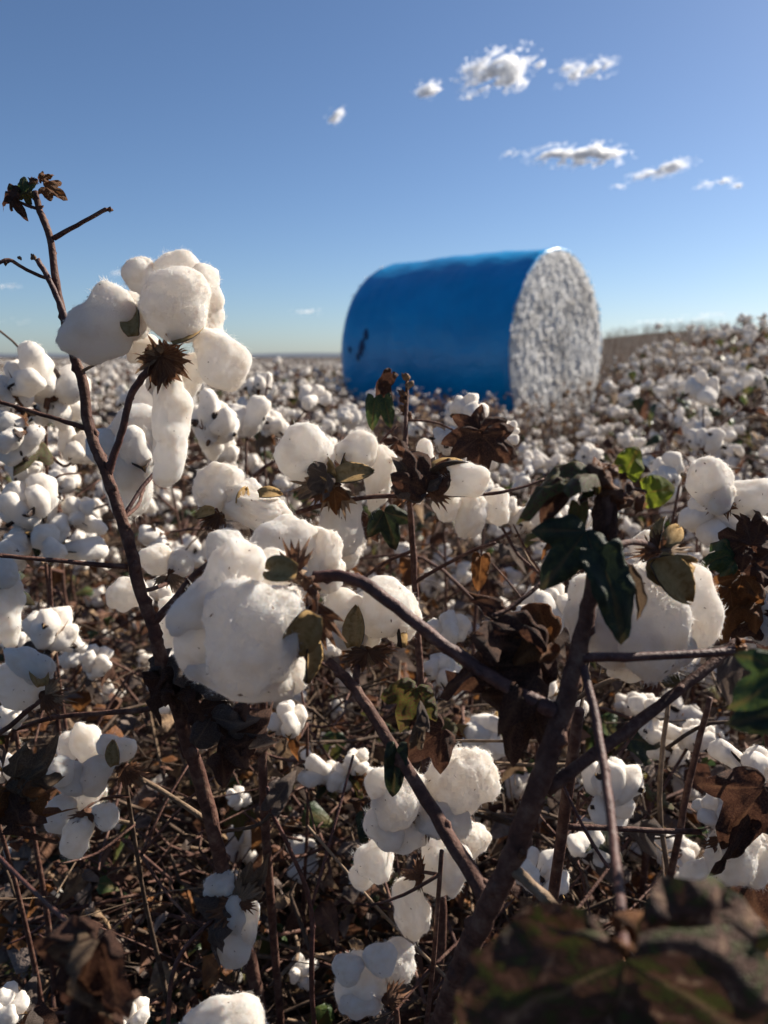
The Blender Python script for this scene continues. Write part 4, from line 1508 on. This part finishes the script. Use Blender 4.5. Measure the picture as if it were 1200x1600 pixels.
leafp(p, 120, 1480, -95, 120, .335, 'leaf_tan', 3, .8, .2, .7, face=-RIGHT * .6 + UP * .6 - FWD * .5, twist=.4, label='blurred tan curled leaf at the bottom left')
leafp(p, 140, 1560, -60, 100, .34, 'leaf_brown', 3, .8, .25, .5)
stalk(p, 'petiole', [(-40, 1300, .5), (60, 1400, .42), (140, 1470, .345)], [1.5, 1.4, 1.3], 'bark_red', 6)
p = boll_plant('low cotton plant with a knot of drooping bolls in the lower left', (200, .84), (195, 1210, .70), [(15, 1200, 50, .74, 60, -.2)], leaves=5, mat='twig')
b_ = loose_boll(p, 195, 1200, .69, [(-15, -28, 66, 48, -15, 'oval'), (-48, 10, 70, 54, 70, 'oval'), (-80, 18, 60, 56, 60, 'round'), (-62, 45, 70, 60, 60, 'oval')], ((-30, 40), (-80, 40), (10, 36), (-120, 40)), 'bract')
valvep(b_, 182, 1195, 110, 36, .665, -FWD, 1)
b_ = loose_boll(p, 135, 1270, .68, [(-38, 0, 64, 62, 90, 'oval'), (-16, 35, 74, 50, 75, 'oval'), (30, 5, 46, 42, 20, 'round'), (-40, -62, 50, 46, 60, 'round')], ((-30, 34), (-80, 36), (200, 36)), 'bract')
b_ = loose_boll(p, 125, 1180, .76, [(10, -20, 70, 54, -50, 'oval'), (-10, -10, 60, 60, 70, 'round')], ((-90, 30),))
stalk(p, 'branch', [(200, 1205, .69), (260, 1240, .70), (320, 1280, .71)], [2.6, 2.8, 3.2], 'bark_tan')
p = boll_plant('cotton plant with hanging bolls stuck to the foot of the tall bare stem', (330, .86), (345, 1375, .74), [], leaves=0, twigs=6, mat='twig') if False else None
b_ = loose_boll(pa, 372, 1410, .72, [(-28, -25, 56, 44, 20, 'fluffy'), (-8, 20, 70, 40, 90, 'oval'), (-6, 62, 90, 62, 70, 'oval'), (10, 35, 90, 44, 80, 'oval')], ((160, 50), (40, 48), (200, 60), (-20, 40), (100, 44), (230, 60)))
leafp(pa, 345, 1420, 230, 80, .71, 'leaf_grey', 3, 1.0, .3, .8, twist=1.2)
leafp(pa, 380, 1385, 20, 50, .72, 'leaf_tan', 3, 1.0, .3, .8, twist=1.2)
stalk(pa, 'branch', [(340, 1430, .72), (290, 1480, .71), (268, 1530, .70), (262, 1620, .70)], [2.4, 2.6, 2.6, 2.6], 'bark_red')
p = boll_plant('small plant with fluffy torn bolls in the lower middle beside the slanting branch', (690, .78), (690, 1330, .60), [(560, 1190, 50, .95, 60, -.2)], leaves=5, twigs=8)
b_ = loose_boll(p, 668, 1280, .6, [(52, -58, 124, 112, 20, 'fluffy'), (22, -5, 100, 80, -10, 'fluffy'), (-48, -30, 110, 86, 60, 'fluffy'), (-62, 10, 80, 70, 0, 'round'), (-75, -55, 60, 50, 80, 'round'), (-35, 22, 80, 56, 10, 'oval')], ((-80, 40), (-40, 40), (200, 44), (-120, 40)), 'bract')
b_ = loose_boll(p, 655, 1370, .64, [(-70, -25, 66, 64, 20, 'round'), (-90, 0, 50, 44, 80, 'round'), (-12, 50, 104, 66, 100, 'fluffy'), (35, -20, 110, 70, 85, 'oval'), (80, -55, 60, 56, 60, 'fluffy'), (55, -10, 90, 56, 80, 'oval')], ((180, 34), (90, 34), (-90, 34)))
p = boll_plant('short plant with soft rounded bolls at the bottom centre', (600, .74), (610, 1540, .66), [], leaves=0, twigs=6) if False else None
p2 = hero('short cotton plant with soft rounded bolls at the bottom centre', gpt(625, .74))
stalk(p2, 'stem', [W[p2.name].translation, (622, 1640, .68), (615, 1570, .64)], [4, 3, 2.4], 'bark')
b_ = loose_boll(p2, 605, 1560, .62, [(-40, -20, 90, 86, 60, 'round'), (-62, -45, 50, 50, 80, 'round'), (18, -58, 76, 62, 80, 'fluffy'), (-10, -62, 60, 50, 20, 'round'), (-45, 5, 70, 50, 10, 'oval')], ((0, 36), (-50, 34), (45, 36)), 'bract')
p3 = hero('cotton plant with a bluish shaded boll at the bottom edge left of centre', gpt(350, .66))
stalk(p3, 'stem', [W[p3.name].translation, (350, 1700, .56), (345, 1640, .52)], [4, 3, 2.4], 'bark')
b_ = loose_boll(p3, 345, 1640, .5, [(0, -40, 140, 84, 5, 'oval'), (40, -20, 80, 70, 0, 'round'), (-50, -10, 80, 60, 20, 'round')], ((90, 30),))
p = boll_plant('cotton plant with two low bolls at the bottom left corner', (90, .72), (100, 1600, .62), [(205, 1592, 64, .62, 100, -.2), (12, 1575, 66, .6, 100, -.2)], leaves=4)
p = boll_plant('cotton plant with bolls split by tan bracts behind the red petiole', (930, 1.0), (905, 1240, .82), [(955, 1215, 100, .8, 80, .5), (955, 1262, 80, .8, -70, -.3), (930, 1325, 70, .84, -80, -.2), (850, 1365, 84, .8, 60, .4), (1010, 1100, 60, .9, 80, 0), (1010, 1140, 54, .9, 40, 0), (1050, 1170, 60, .95, 60, .3)], leaves=5)
p = boll_plant('cotton plant with large bolls behind a torn brown leaf at the right edge', (1210, .80), (1215, 1200, .64), [(1180, 1192, 78, .62, 70, -.3), (1120, 1262, 70, .6, 130, -.3), (1195, 1330, 86, .62, 60, -.2)], leaves=2)
b_ = loose_boll(p, 1130, 1310, .6, [(15, 25, 110, 84, 70, 'fluffy'), (50, 40, 80, 60, 60, 'fluffy'), (-30, 60, 80, 70, 60, 'fluffy'), (20, -10, 60, 50, 60, 'round')], ((200, 36), (-90, 36)), 'bract')
leafp(p, 1195, 1230, 235, 130, .56, 'leaf_brown', 3, .5, .2, .5, label='torn brown leaf hanging over the boll', twist=.5)
leafp(p, 1170, 1290, 240, 110, .56, 'leaf_brown', 1, .6, .2, .6, wide=.5)
p = boll_plant('cotton plant with a heart shaped boll and shrivelled leaves, right of the dark leaves', (1230, .85), (1180, 850, .68), [], leaves=0, twigs=3) if False else None
pd = hero('cotton plant with a heart shaped boll and rusty shrivelled leaves at the right edge', gpt(1230, .86))
stalk(pd, 'stem', [W[pd.name].translation, (1215, 1400, .76), (1200, 1150, .70), (1185, 960, .67), (1175, 850, .66), (1165, 800, .655)], [6, 5.4, 4.6, 4, 3.2, 2.6], 'bark')
b_ = loose_boll(pd, 1128, 782, .655, [(-18, -28, 84, 80, 90, 'round'), (42, -2, 100, 64, 8, 'oval'), (-5, -5, 60, 50, 60, 'round')], ((200, 34), (-60, 34), (0, 36)), 'bract')
stalk(pd, 'branch', [(1170, 830, .66), (1150, 805, .657), (1128, 785, .655)], [2, 2, 2], 'bark')
b_ = loose_boll(pd, 1185, 955, .65, [(10, 10, 90, 70, 80, 'oval'), (40, -20, 80, 70, 60, 'round')], ((150, 40), (210, 46), (250, 40), (100, 44)))
for x_, y_, a_, l_, k_ in ((1165, 850, 200, 60, 'leaf_brown'), (1175, 850, 60, 70, 'leaf_brown'), (1180, 880, -20, 70, 'leaf_brown'), (1160, 900, -110, 70, 'leaf_rust'), (1175, 930, 215, 80, 'leaf_rust'), (1190, 960, -80, 80, 'leaf_brown'), (1140, 920, -80, 60, 'leaf_rust'), (1150, 870, 180, 60, 'leaf_green')):
    leafp(pd, x_, y_, a_, l_, .64, k_, 3, .9, .25, .6, twist=.8)
stalk(pd, 'petiole', [(1200, 1150, .70), (1215, 1090, .5), (1210, 1050, .36)], [1.6, 1.4, 1.3], 'bark_red', 6)
leafp(pd, 1228, 1050, 212, 105, .33, 'leaf_green', 3, .4, .16, .4, tilt=-.1, label='blurred dark green leaf at the right edge', face=-FWD + UP * .3)
leafp(pd, 1250, 1110, 190, 110, .34, 'leaf_deep', 3, .4, .16, .3)
p = boll_plant('cotton plant with lumpy cream bolls behind the biggest round boll', (420, .86), (410, 790, .68), [], leaves=3, twigs=6) if False else None
pe = hero('cotton plant with lumpy cream bolls just above the biggest round boll', gpt(420, .84))
stalk(pe, 'stem', [W[pe.name].translation, (415, 1300, .74), (412, 1100, .70), (408, 950, .68), (400, 850, .67), (385, 800, .665)], [6, 5.4, 4.6, 4, 3.2, 2.6], 'bark')
b_ = loose_boll(pe, 345, 805, .65, [(-5, -40, 96, 84, 60, 'fluffy'), (30, -25, 80, 70, 30, 'fluffy'), (58, -5, 104, 62, -12, 'fluffy'), (90, 8, 60, 50, 0, 'fluffy')], ((160, 40), (200, 40), (-90, 46), (230, 44)), 'bract')
valvep(b_, 335, 802, 175, 34, .63, -FWD + UP * .6, 1)
valvep(b_, 372, 788, 60, 30, .63, -FWD + RIGHT * .4, 1)
valvep(b_, 405, 775, 20, 34, .63, -FWD + UP * .6, 1)
b_ = loose_boll(pe, 452, 872, .6, [(-95, -8, 80, 72, 80, 'round'), (-5, -28, 116, 84, 10, 'oval'), (55, 0, 96, 56, 80, 'fluffy'), (40, -15, 70, 60, 60, 'round'), (-40, -5, 60, 60, 60, 'round'), (60, 25, 70, 60, 60, 'fluffy')], ((100, 60), (80, 50)), 'bract')
stalk(pe, 'branch', [(404, 900, .675), (430, 890, .64), (452, 874, .6)], [2.4, 2.2, 2.2], 'bark')
boll_at(pe, 335, 660, 84, 1.0, 80, .5)
p = boll_plant('cotton plant with small paired bolls in the dark left of the bale', (420, 1.5), (410, 600, 1.4), [(404, 600, 46, 1.4, 90, 0), (424, 660, 52, 1.35, 60, -.2), (490, 622, 52, 1.5, 60, 0), (385, 640, 40, 1.4, 120, .2), (345, 700, 62, 1.1, 60, .3)], leaves=5)
p = boll_plant('cotton plant with bolls half hidden behind the crumpled brown leaf', (850, 1.0), (850, 900, .9), [(842, 948, 84, .84, 120, -.2), (878, 940, 60, .84, 50, -.2), (868, 805, 70, .9, 100, -.2), (820, 815, 56, .95, 60, -.2), (780, 795, 60, .95, 90, .2)], leaves=6)
p = boll_plant('cotton plant with a row of small bolls in the shade below the big boll', (480, 1.0), (480, 1130, .92), [(450, 1125, 66, .88, 100, -.3), (490, 1205, 60, .95, 160, -.2), (525, 1215, 56, .95, 60, -.2), (380, 1130, 56, .95, 60, -.2), (372, 1245, 46, 1.0, 80, -.2), (470, 1520, 50, .95, 60, -.3)], leaves=6)
p = boll_plant('dark second stem standing close behind the thick hairy stem', (800, .80), (905, 1110, .56), [(1085, 1150, 60, .9, 60, 0)], r0=7, r1=5, leaves=3, twigs=4)
stalk(p, 'branch', [(888, 1292, .6), (950, 1294, .6), (1030, 1298, .6), (1095, 1300, .6)], [3.0, 2.7, 2.6, 2.8], 'bark')
stalk(p, 'branch', [(876, 1218, .58), (900, 1270, .58), (930, 1325, .575), (952, 1356, .57)], [1.5, 1.5, 1.5, 1.5], 'bark_red')
stalk(p, 'branch', [(890, 1100, .56), (937, 1070, .55), (1000, 1050, .55), (1075, 1032, .55)], [2.2, 2.0, 1.9, 1.7], 'bark_tan')
stalk(p, 'branch', [(640, 1160, .7), (720, 1158, .68), (800, 1158, .66), (850, 1158, .62)], [1.6, 1.6, 1.5, 1.4], 'bark_tan')
pt = hero('thin brown stalks standing right of the red petiole', gpt(1040, .95))
stalk(pt, 'stem', [W[pt.name].translation, (1040, 1400, .85), (1075, 1230, .8), (1110, 1090, .78)], [5, 4.6, 4.2, 3.4], 'bark')
stalk(pt, 'branch', [(1050, 1400, .85), (1030, 1250, .84), (1045, 1090, .84)], [3.6, 3.4, 3.0], 'bark_tan')
stalk(pt, 'branch', [(1040, 1170, .8), (1110, 1130, .79), (1200, 1135, .78)], [2.4, 2.4, 2.2], 'twig')
pt = hero('thin reddish dry stalk standing in the dark lower middle', gpt(480, .92))
stalk(pt, 'stem', [W[pt.name].translation, (488, 1560, .78), (486, 1420, .74), (450, 1320, .72), (425, 1270, .71), (418, 1230, .70)], [3.4, 3.2, 2.8, 2.4, 2.2, 2.0], 'bark_red')
stalk(pt, 'branch', [(425, 1270, .71), (400, 1290, .71), (345, 1300, .72)], [2.2, 2.2, 2.0], 'twig')
stalk(pt, 'branch', [(480, 1290, .71), (540, 1360, .70), (600, 1430, .70), (680, 1510, .70), (740, 1570, .71)], [1.6, 1.7, 1.8, 1.9, 2.0], 'bark_tan')
leafp(pt, 425, 1262, 60, 60, .70, 'leaf_grey', 1, .6, .2, .9)
stalk(pt, 'branch', [(486, 1420, .74), (520, 1300, .76), (552, 1180, .8)], [2, 1.8, 1.6], 'bark_red')


# ------------------------------------------------------------------ random near plants (parts one by one)
placed += [(0.0, .55, .5)]
near_n = 0
tries = 0
near_roots = {}
while near_n < 20 and tries < 4000:
    tries += 1
    d = rnd.uniform(1.02, 2.1)
    x = rnd.uniform(-.62, .62) * d
    y = d
    if not clear_of(x, y, .27):
        continue
    placed.append((x, y, .27))
    near_n += 1
    seed = 900 + near_n
    h = rnd.uniform(.80, .98) + ground_z(x, y) * 0
    sp, srad, br, tw, bolls, leaves, sides = plant_proto(seed, h, 13, spread=.2, leafy=9, twigs=22, low=.14)
    z = ground_z(x, y)
    Mw = Matrix.Translation((x, y, z)) @ Matrix.Rotation(rnd.uniform(0, 6.28), 4, 'Z')
    side = 'left' if x < -.25 else 'right' if x > .3 else 'middle'
    where = {'left': 'behind the tall bare stem', 'middle': 'behind the big round boll', 'right': 'behind the dark thick stem'}[side]
    root = link('cotton_plant', None, None, Mw)
    tag(root, 'cotton plant', 'cotton plant', 'near cotton plants ' + where)
    near_roots.setdefault(where, []).append((d, root))
    b_ = MB()
    tube(b_, *smooth_path(sp, srad, 2), 7, 0)
    link('stem', b_.mesh('stem', BARKS), root, Mw)
    for pts, rad in br:
        b_ = MB()
        tube(b_, *smooth_path(pts, rad, 3), 6, 0)
        link('branch', b_.mesh('branch', BARKS), root, Mw)
    b_ = MB()
    for pts, rad in tw:
        tube(b_, *smooth_path(pts, rad, 2), 4, 1)
    tag(link('twigs', b_.mesh('twigs', BARKS), root, Mw), None, None, None, 'stuff')
    for i, m4 in leaves:
        link('leaf', LEAF_ME[i], root, Mw @ m4)
    for m4 in bolls:
        seed = rnd.randrange(10 ** 6)
        bb = link('cotton_boll', BUR_ME[seed % 5], root, Mw @ m4)
        for i, lm in boll_layout(seed):
            link('lock', LOCK_NEAR[i][0], bb, Mw @ m4 @ lm)

RANK = ['nearest', 'second nearest', 'third nearest', 'fourth nearest', 'fifth nearest', 'sixth nearest', 'seventh nearest', 'eighth nearest', 'ninth nearest', 'tenth nearest', 'eleventh nearest', 'twelfth nearest']
for where, lst in near_roots.items():
    lst.sort(key=lambda q: q[0])
    for q, (_d, o) in enumerate(lst):
        o['label'] = RANK[min(q, 11)] + ' of the branching brown cotton plants standing ' + where

# ------------------------------------------------------------------ mid-field plants, one object each
cand = []
tries = 0
while tries < 26000 and len(cand) < 1500:
    tries += 1
    d = math.sqrt(rnd.uniform(1.5 ** 2, 13 ** 2))
    x = rnd.uniform(-.62, .62) * d
    y = d
    if in_bale(x, y) or picked(x, y):
        continue
    rad = .25 + .012 * d if x / y < .28 else .20 + .006 * d
    if not clear_of(x, y, rad):
        continue
    placed.append((x, y, rad))
    cand.append((x, y))
cand.sort(key=lambda c: c[0] ** 2 + c[1] ** 2)
rest = cand[262:]
for x, y in cand[:262]:
    r_ = x / y
    k_ = 1 - .26 * sst(1.7, 3.0, y) * sst(-.14, -.02, r_) * (1 - sst(.26, .36, r_))
    k_ -= .08 * sst(2.5, 6, y) * (1 - sst(-.2, -.08, r_))
    mid_plant(rnd.randrange(10), x, y, rnd.uniform(.88, 1.12) * k_, rnd.uniform(0, 6.28), BOLL_MORE if y < 3.6 else BOLL_MID)

# ------------------------------------------------------------------ the rest of the field as one mass
FAR_MATS = [M['bark'], M['twig'], M['leaf_green'], M['leaf_brown'], M['leaf_tan'], M['cotton_mid'], M['valve_in'], M['valve_out'], M['bract']]
fcol = bpy.data.collections.new('far_plant_kinds')
bcol = bpy.data.collections.new('stalk_kinds')
FAR_BOLL = [boll_mesh(140 + s, LOCK_FAR, True).data() for s in range(4)]
for s in range(5):
    st, fo, bl = build_proto_single(640 + s, .9, 11, leafy=8, twigs=8, spread=.2)
    mb = MB()
    mb.merge(st.data(), None, [0, 1])
    mb.merge(fo.data(), None, [2, 3, 4])
    for m4 in bl:
        mb.merge(FAR_BOLL[s % 4], m4, [5, 6, 7, 8])
    o = bpy.data.objects.new('far_cotton_plant', mb.mesh('far_cotton_plant', FAR_MATS))
    fcol.objects.link(o)
for s in range(4):
    st, fo, bl = build_proto_single(660 + s, .85, 3, leafy=10, twigs=26, spread=.2, brown=True)
    mb = MB()
    mb.merge(st.data(), None, [0, 1])
    mb.merge(fo.data(), None, [2, 3, 4])
    for m4 in bl[:2 if s % 2 else 1]:
        mb.merge(FAR_BOLL[s % 4], m4 @ Matrix.Diagonal((.5, .5, .5, 1)), [5, 6, 7, 8])
    o = bpy.data.objects.new('dry_stalk', mb.mesh('dry_stalk', FAR_MATS))
    bcol.objects.link(o)


def scatter(name, label, pts, coll):
    me = bpy.data.meshes.new(name)
    me.from_pydata([(p[0], p[1], p[2]) for p in pts], [], [])
    a = me.attributes.new('rot', 'FLOAT_VECTOR', 'POINT')
    a.data.foreach_set('vector', np.array([(0, 0, rnd.uniform(0, 6.28)) for _ in pts]).ravel())
    a = me.attributes.new('size', 'FLOAT', 'POINT')
    a.data.foreach_set('value', [p[3] for p in pts])
    o = link(name, me)
    ng = bpy.data.node_groups.new(name, 'GeometryNodeTree')
    ng.interface.new_socket('Geometry', in_out='INPUT', socket_type='NodeSocketGeometry')
    ng.interface.new_socket('Geometry', in_out='OUTPUT', socket_type='NodeSocketGeometry')
    gi, go = ng.nodes.new('NodeGroupInput'), ng.nodes.new('NodeGroupOutput')
    ip = ng.nodes.new('GeometryNodeInstanceOnPoints')
    ci = ng.nodes.new('GeometryNodeCollectionInfo')
    ci.inputs['Collection'].default_value = coll
    ci.inputs['Separate Children'].default_value = True
    ci.inputs['Reset Children'].default_value = True
    ip.inputs['Pick Instance'].default_value = True
    ra, sa = ng.nodes.new('GeometryNodeInputNamedAttribute'), ng.nodes.new('GeometryNodeInputNamedAttribute')
    ra.data_type = 'FLOAT_VECTOR'
    ra.inputs['Name'].default_value = 'rot'
    sa.data_type = 'FLOAT'
    sa.inputs['Name'].default_value = 'size'
    L = ng.links.new
    L(gi.outputs[0], ip.inputs['Points'])
    L(ci.outputs[0], ip.inputs['Instance'])
    L(ra.outputs[0], ip.inputs['Rotation'])
    L(sa.outputs[0], ip.inputs['Scale'])
    L(ip.outputs[0], go.inputs[0])
    md = o.modifiers.new('scatter', 'NODES')
    md.node_group = ng
    tag(o, label, None, None, 'stuff')
    return o


far, stalks = [(x, y, ground_z(x, y), rnd.uniform(.92, 1.12)) for x, y in rest], []
n = 0
while n < 9000:
    n += 1
    d = 5.5 + 105 * rnd.random() ** 1.7
    x, y = rnd.uniform(-.66, .66) * d, d
    if in_bale(x, y, .35):
        continue
    z = ground_z(x, y)
    if picked(x, y) or (x / y < -.02 and rnd.random() < .55):
        stalks.append((x, y, z, rnd.uniform(.5, .95) * (1 + .002 * d)))
    elif d > 12:
        far.append((x, y, z, rnd.uniform(.85, 1.1)))
scatter('far_cotton', 'white flecked cotton plants spreading to the horizon', far, fcol)
scatter('dry_stalks', 'brown harvested stalks behind and right of the bale', stalks, bcol)

# ------------------------------------------------------------------ litter under the plants
lt = MB()
LM = ['leaf_brown', 'leaf_tan', 'leaf_grey', 'leaf_rust', 'twig', 'cotton_mid', 'leaf_green']
for _ in range(5200):
    d = .35 + 3.2 * rnd.random() ** 1.3
    x, y = rnd.uniform(-.7, .7) * d, d
    z = ground_z(x, y) + rnd.uniform(.003, .03)
    u = rnd.random()
    if u < .62:
        k, dat = rnd.choice(LEAF_LO)
        mi = rnd.choice((0, 0, 1, 1, 2, 3, 6))
        s = rnd.uniform(.02, .055)
        lt.merge(dat, frame((x, y, z), (rnd.uniform(-1, 1), rnd.uniform(-1, 1), rnd.uniform(-.3, .5)), (rnd.uniform(-.5, .5), rnd.uniform(-.5, .5), 1), (s, s, s)), [mi])
    elif u < .96:
        a = rnd.uniform(0, 6.28)
        dv = Vector((math.cos(a), math.sin(a), rnd.uniform(-.1, .5))) * rnd.uniform(.03, .12)
        tube(lt, [Vector((x, y, z)), Vector((x, y, z + .004)) + dv * .5, Vector((x, y, z)) + dv], [.0016, .0014, .001], 3, 4, cap=False)
    else:
        s = rnd.uniform(.012, .028)
        lt.merge(LOCK_MID[rnd.randrange(4)], frame((x, y, z + .005), (rnd.uniform(-1, 1), rnd.uniform(-1, 1), .3), None, (s, s, s)), [5])
tag(link('leaf_litter', lt.mesh('leaf_litter', [M[k] for k in LM])), 'dry fallen leaves and twigs on the soil', None, None, 'stuff')

# tangle of dead twigs and leaves between the stems
ug = MB()
UM = ['leaf_brown', 'leaf_tan', 'leaf_grey', 'leaf_rust', 'twig', 'bark', 'bark_tan', 'leaf_green']
n = 0
while n < 11500:
    d = .62 + 2.6 * rnd.random() ** 1.25
    x, y = rnd.uniform(-.66, .66) * d, d
    z = rnd.random() ** 1.15 * (.60 if d < 1.6 else .52)
    if d < .9 and z > .35 + (d - .6) * .5:
        continue
    n += 1
    g_ = ground_z(x, y)
    p = Vector((x, y, z + g_ + .01))
    u = rnd.random()
    if u < .58:
        k, dat = rnd.choice(LEAF_LO)
        mi = rnd.choice((0, 0, 0, 1, 1, 2, 2, 2, 3, 7))
        s = rnd.uniform(.018, .055)
        ug.merge(dat, frame(p, (rnd.uniform(-1, 1), rnd.uniform(-1, 1), rnd.uniform(-1.2, .4)), (rnd.uniform(-1, 1), rnd.uniform(-1, 1), .6), (s, s, s)), [mi])
    else:
        a = rnd.uniform(0, 6.28)
        L = rnd.uniform(.05, .26)
        dv = Vector((math.cos(a), math.sin(a), rnd.gauss(.15, .55))).normalized() * L
        r0 = rnd.choice((.0009, .0012, .0016, .0022, .003))
        bend = Vector((rnd.uniform(-.1, .1), rnd.uniform(-.1, .1), rnd.uniform(-.1, .1))) * L
        tube(ug, [p, p + dv * .33 + bend, p + dv * .66 + bend * 1.4 + Vector((rnd.uniform(-.1, .1), rnd.uniform(-.1, .1), rnd.uniform(-.1, .1))) * L * .5, p + dv], [r0, r0 * .95, r0 * .8, r0 * .6], 4, rnd.choice((4, 4, 6, 5, 5)), cap=False)
tag(link('undergrowth', ug.mesh('undergrowth', [M[k] for k in UM])), 'tangle of dead twigs and dry leaves under the plants', None, None, 'stuff')
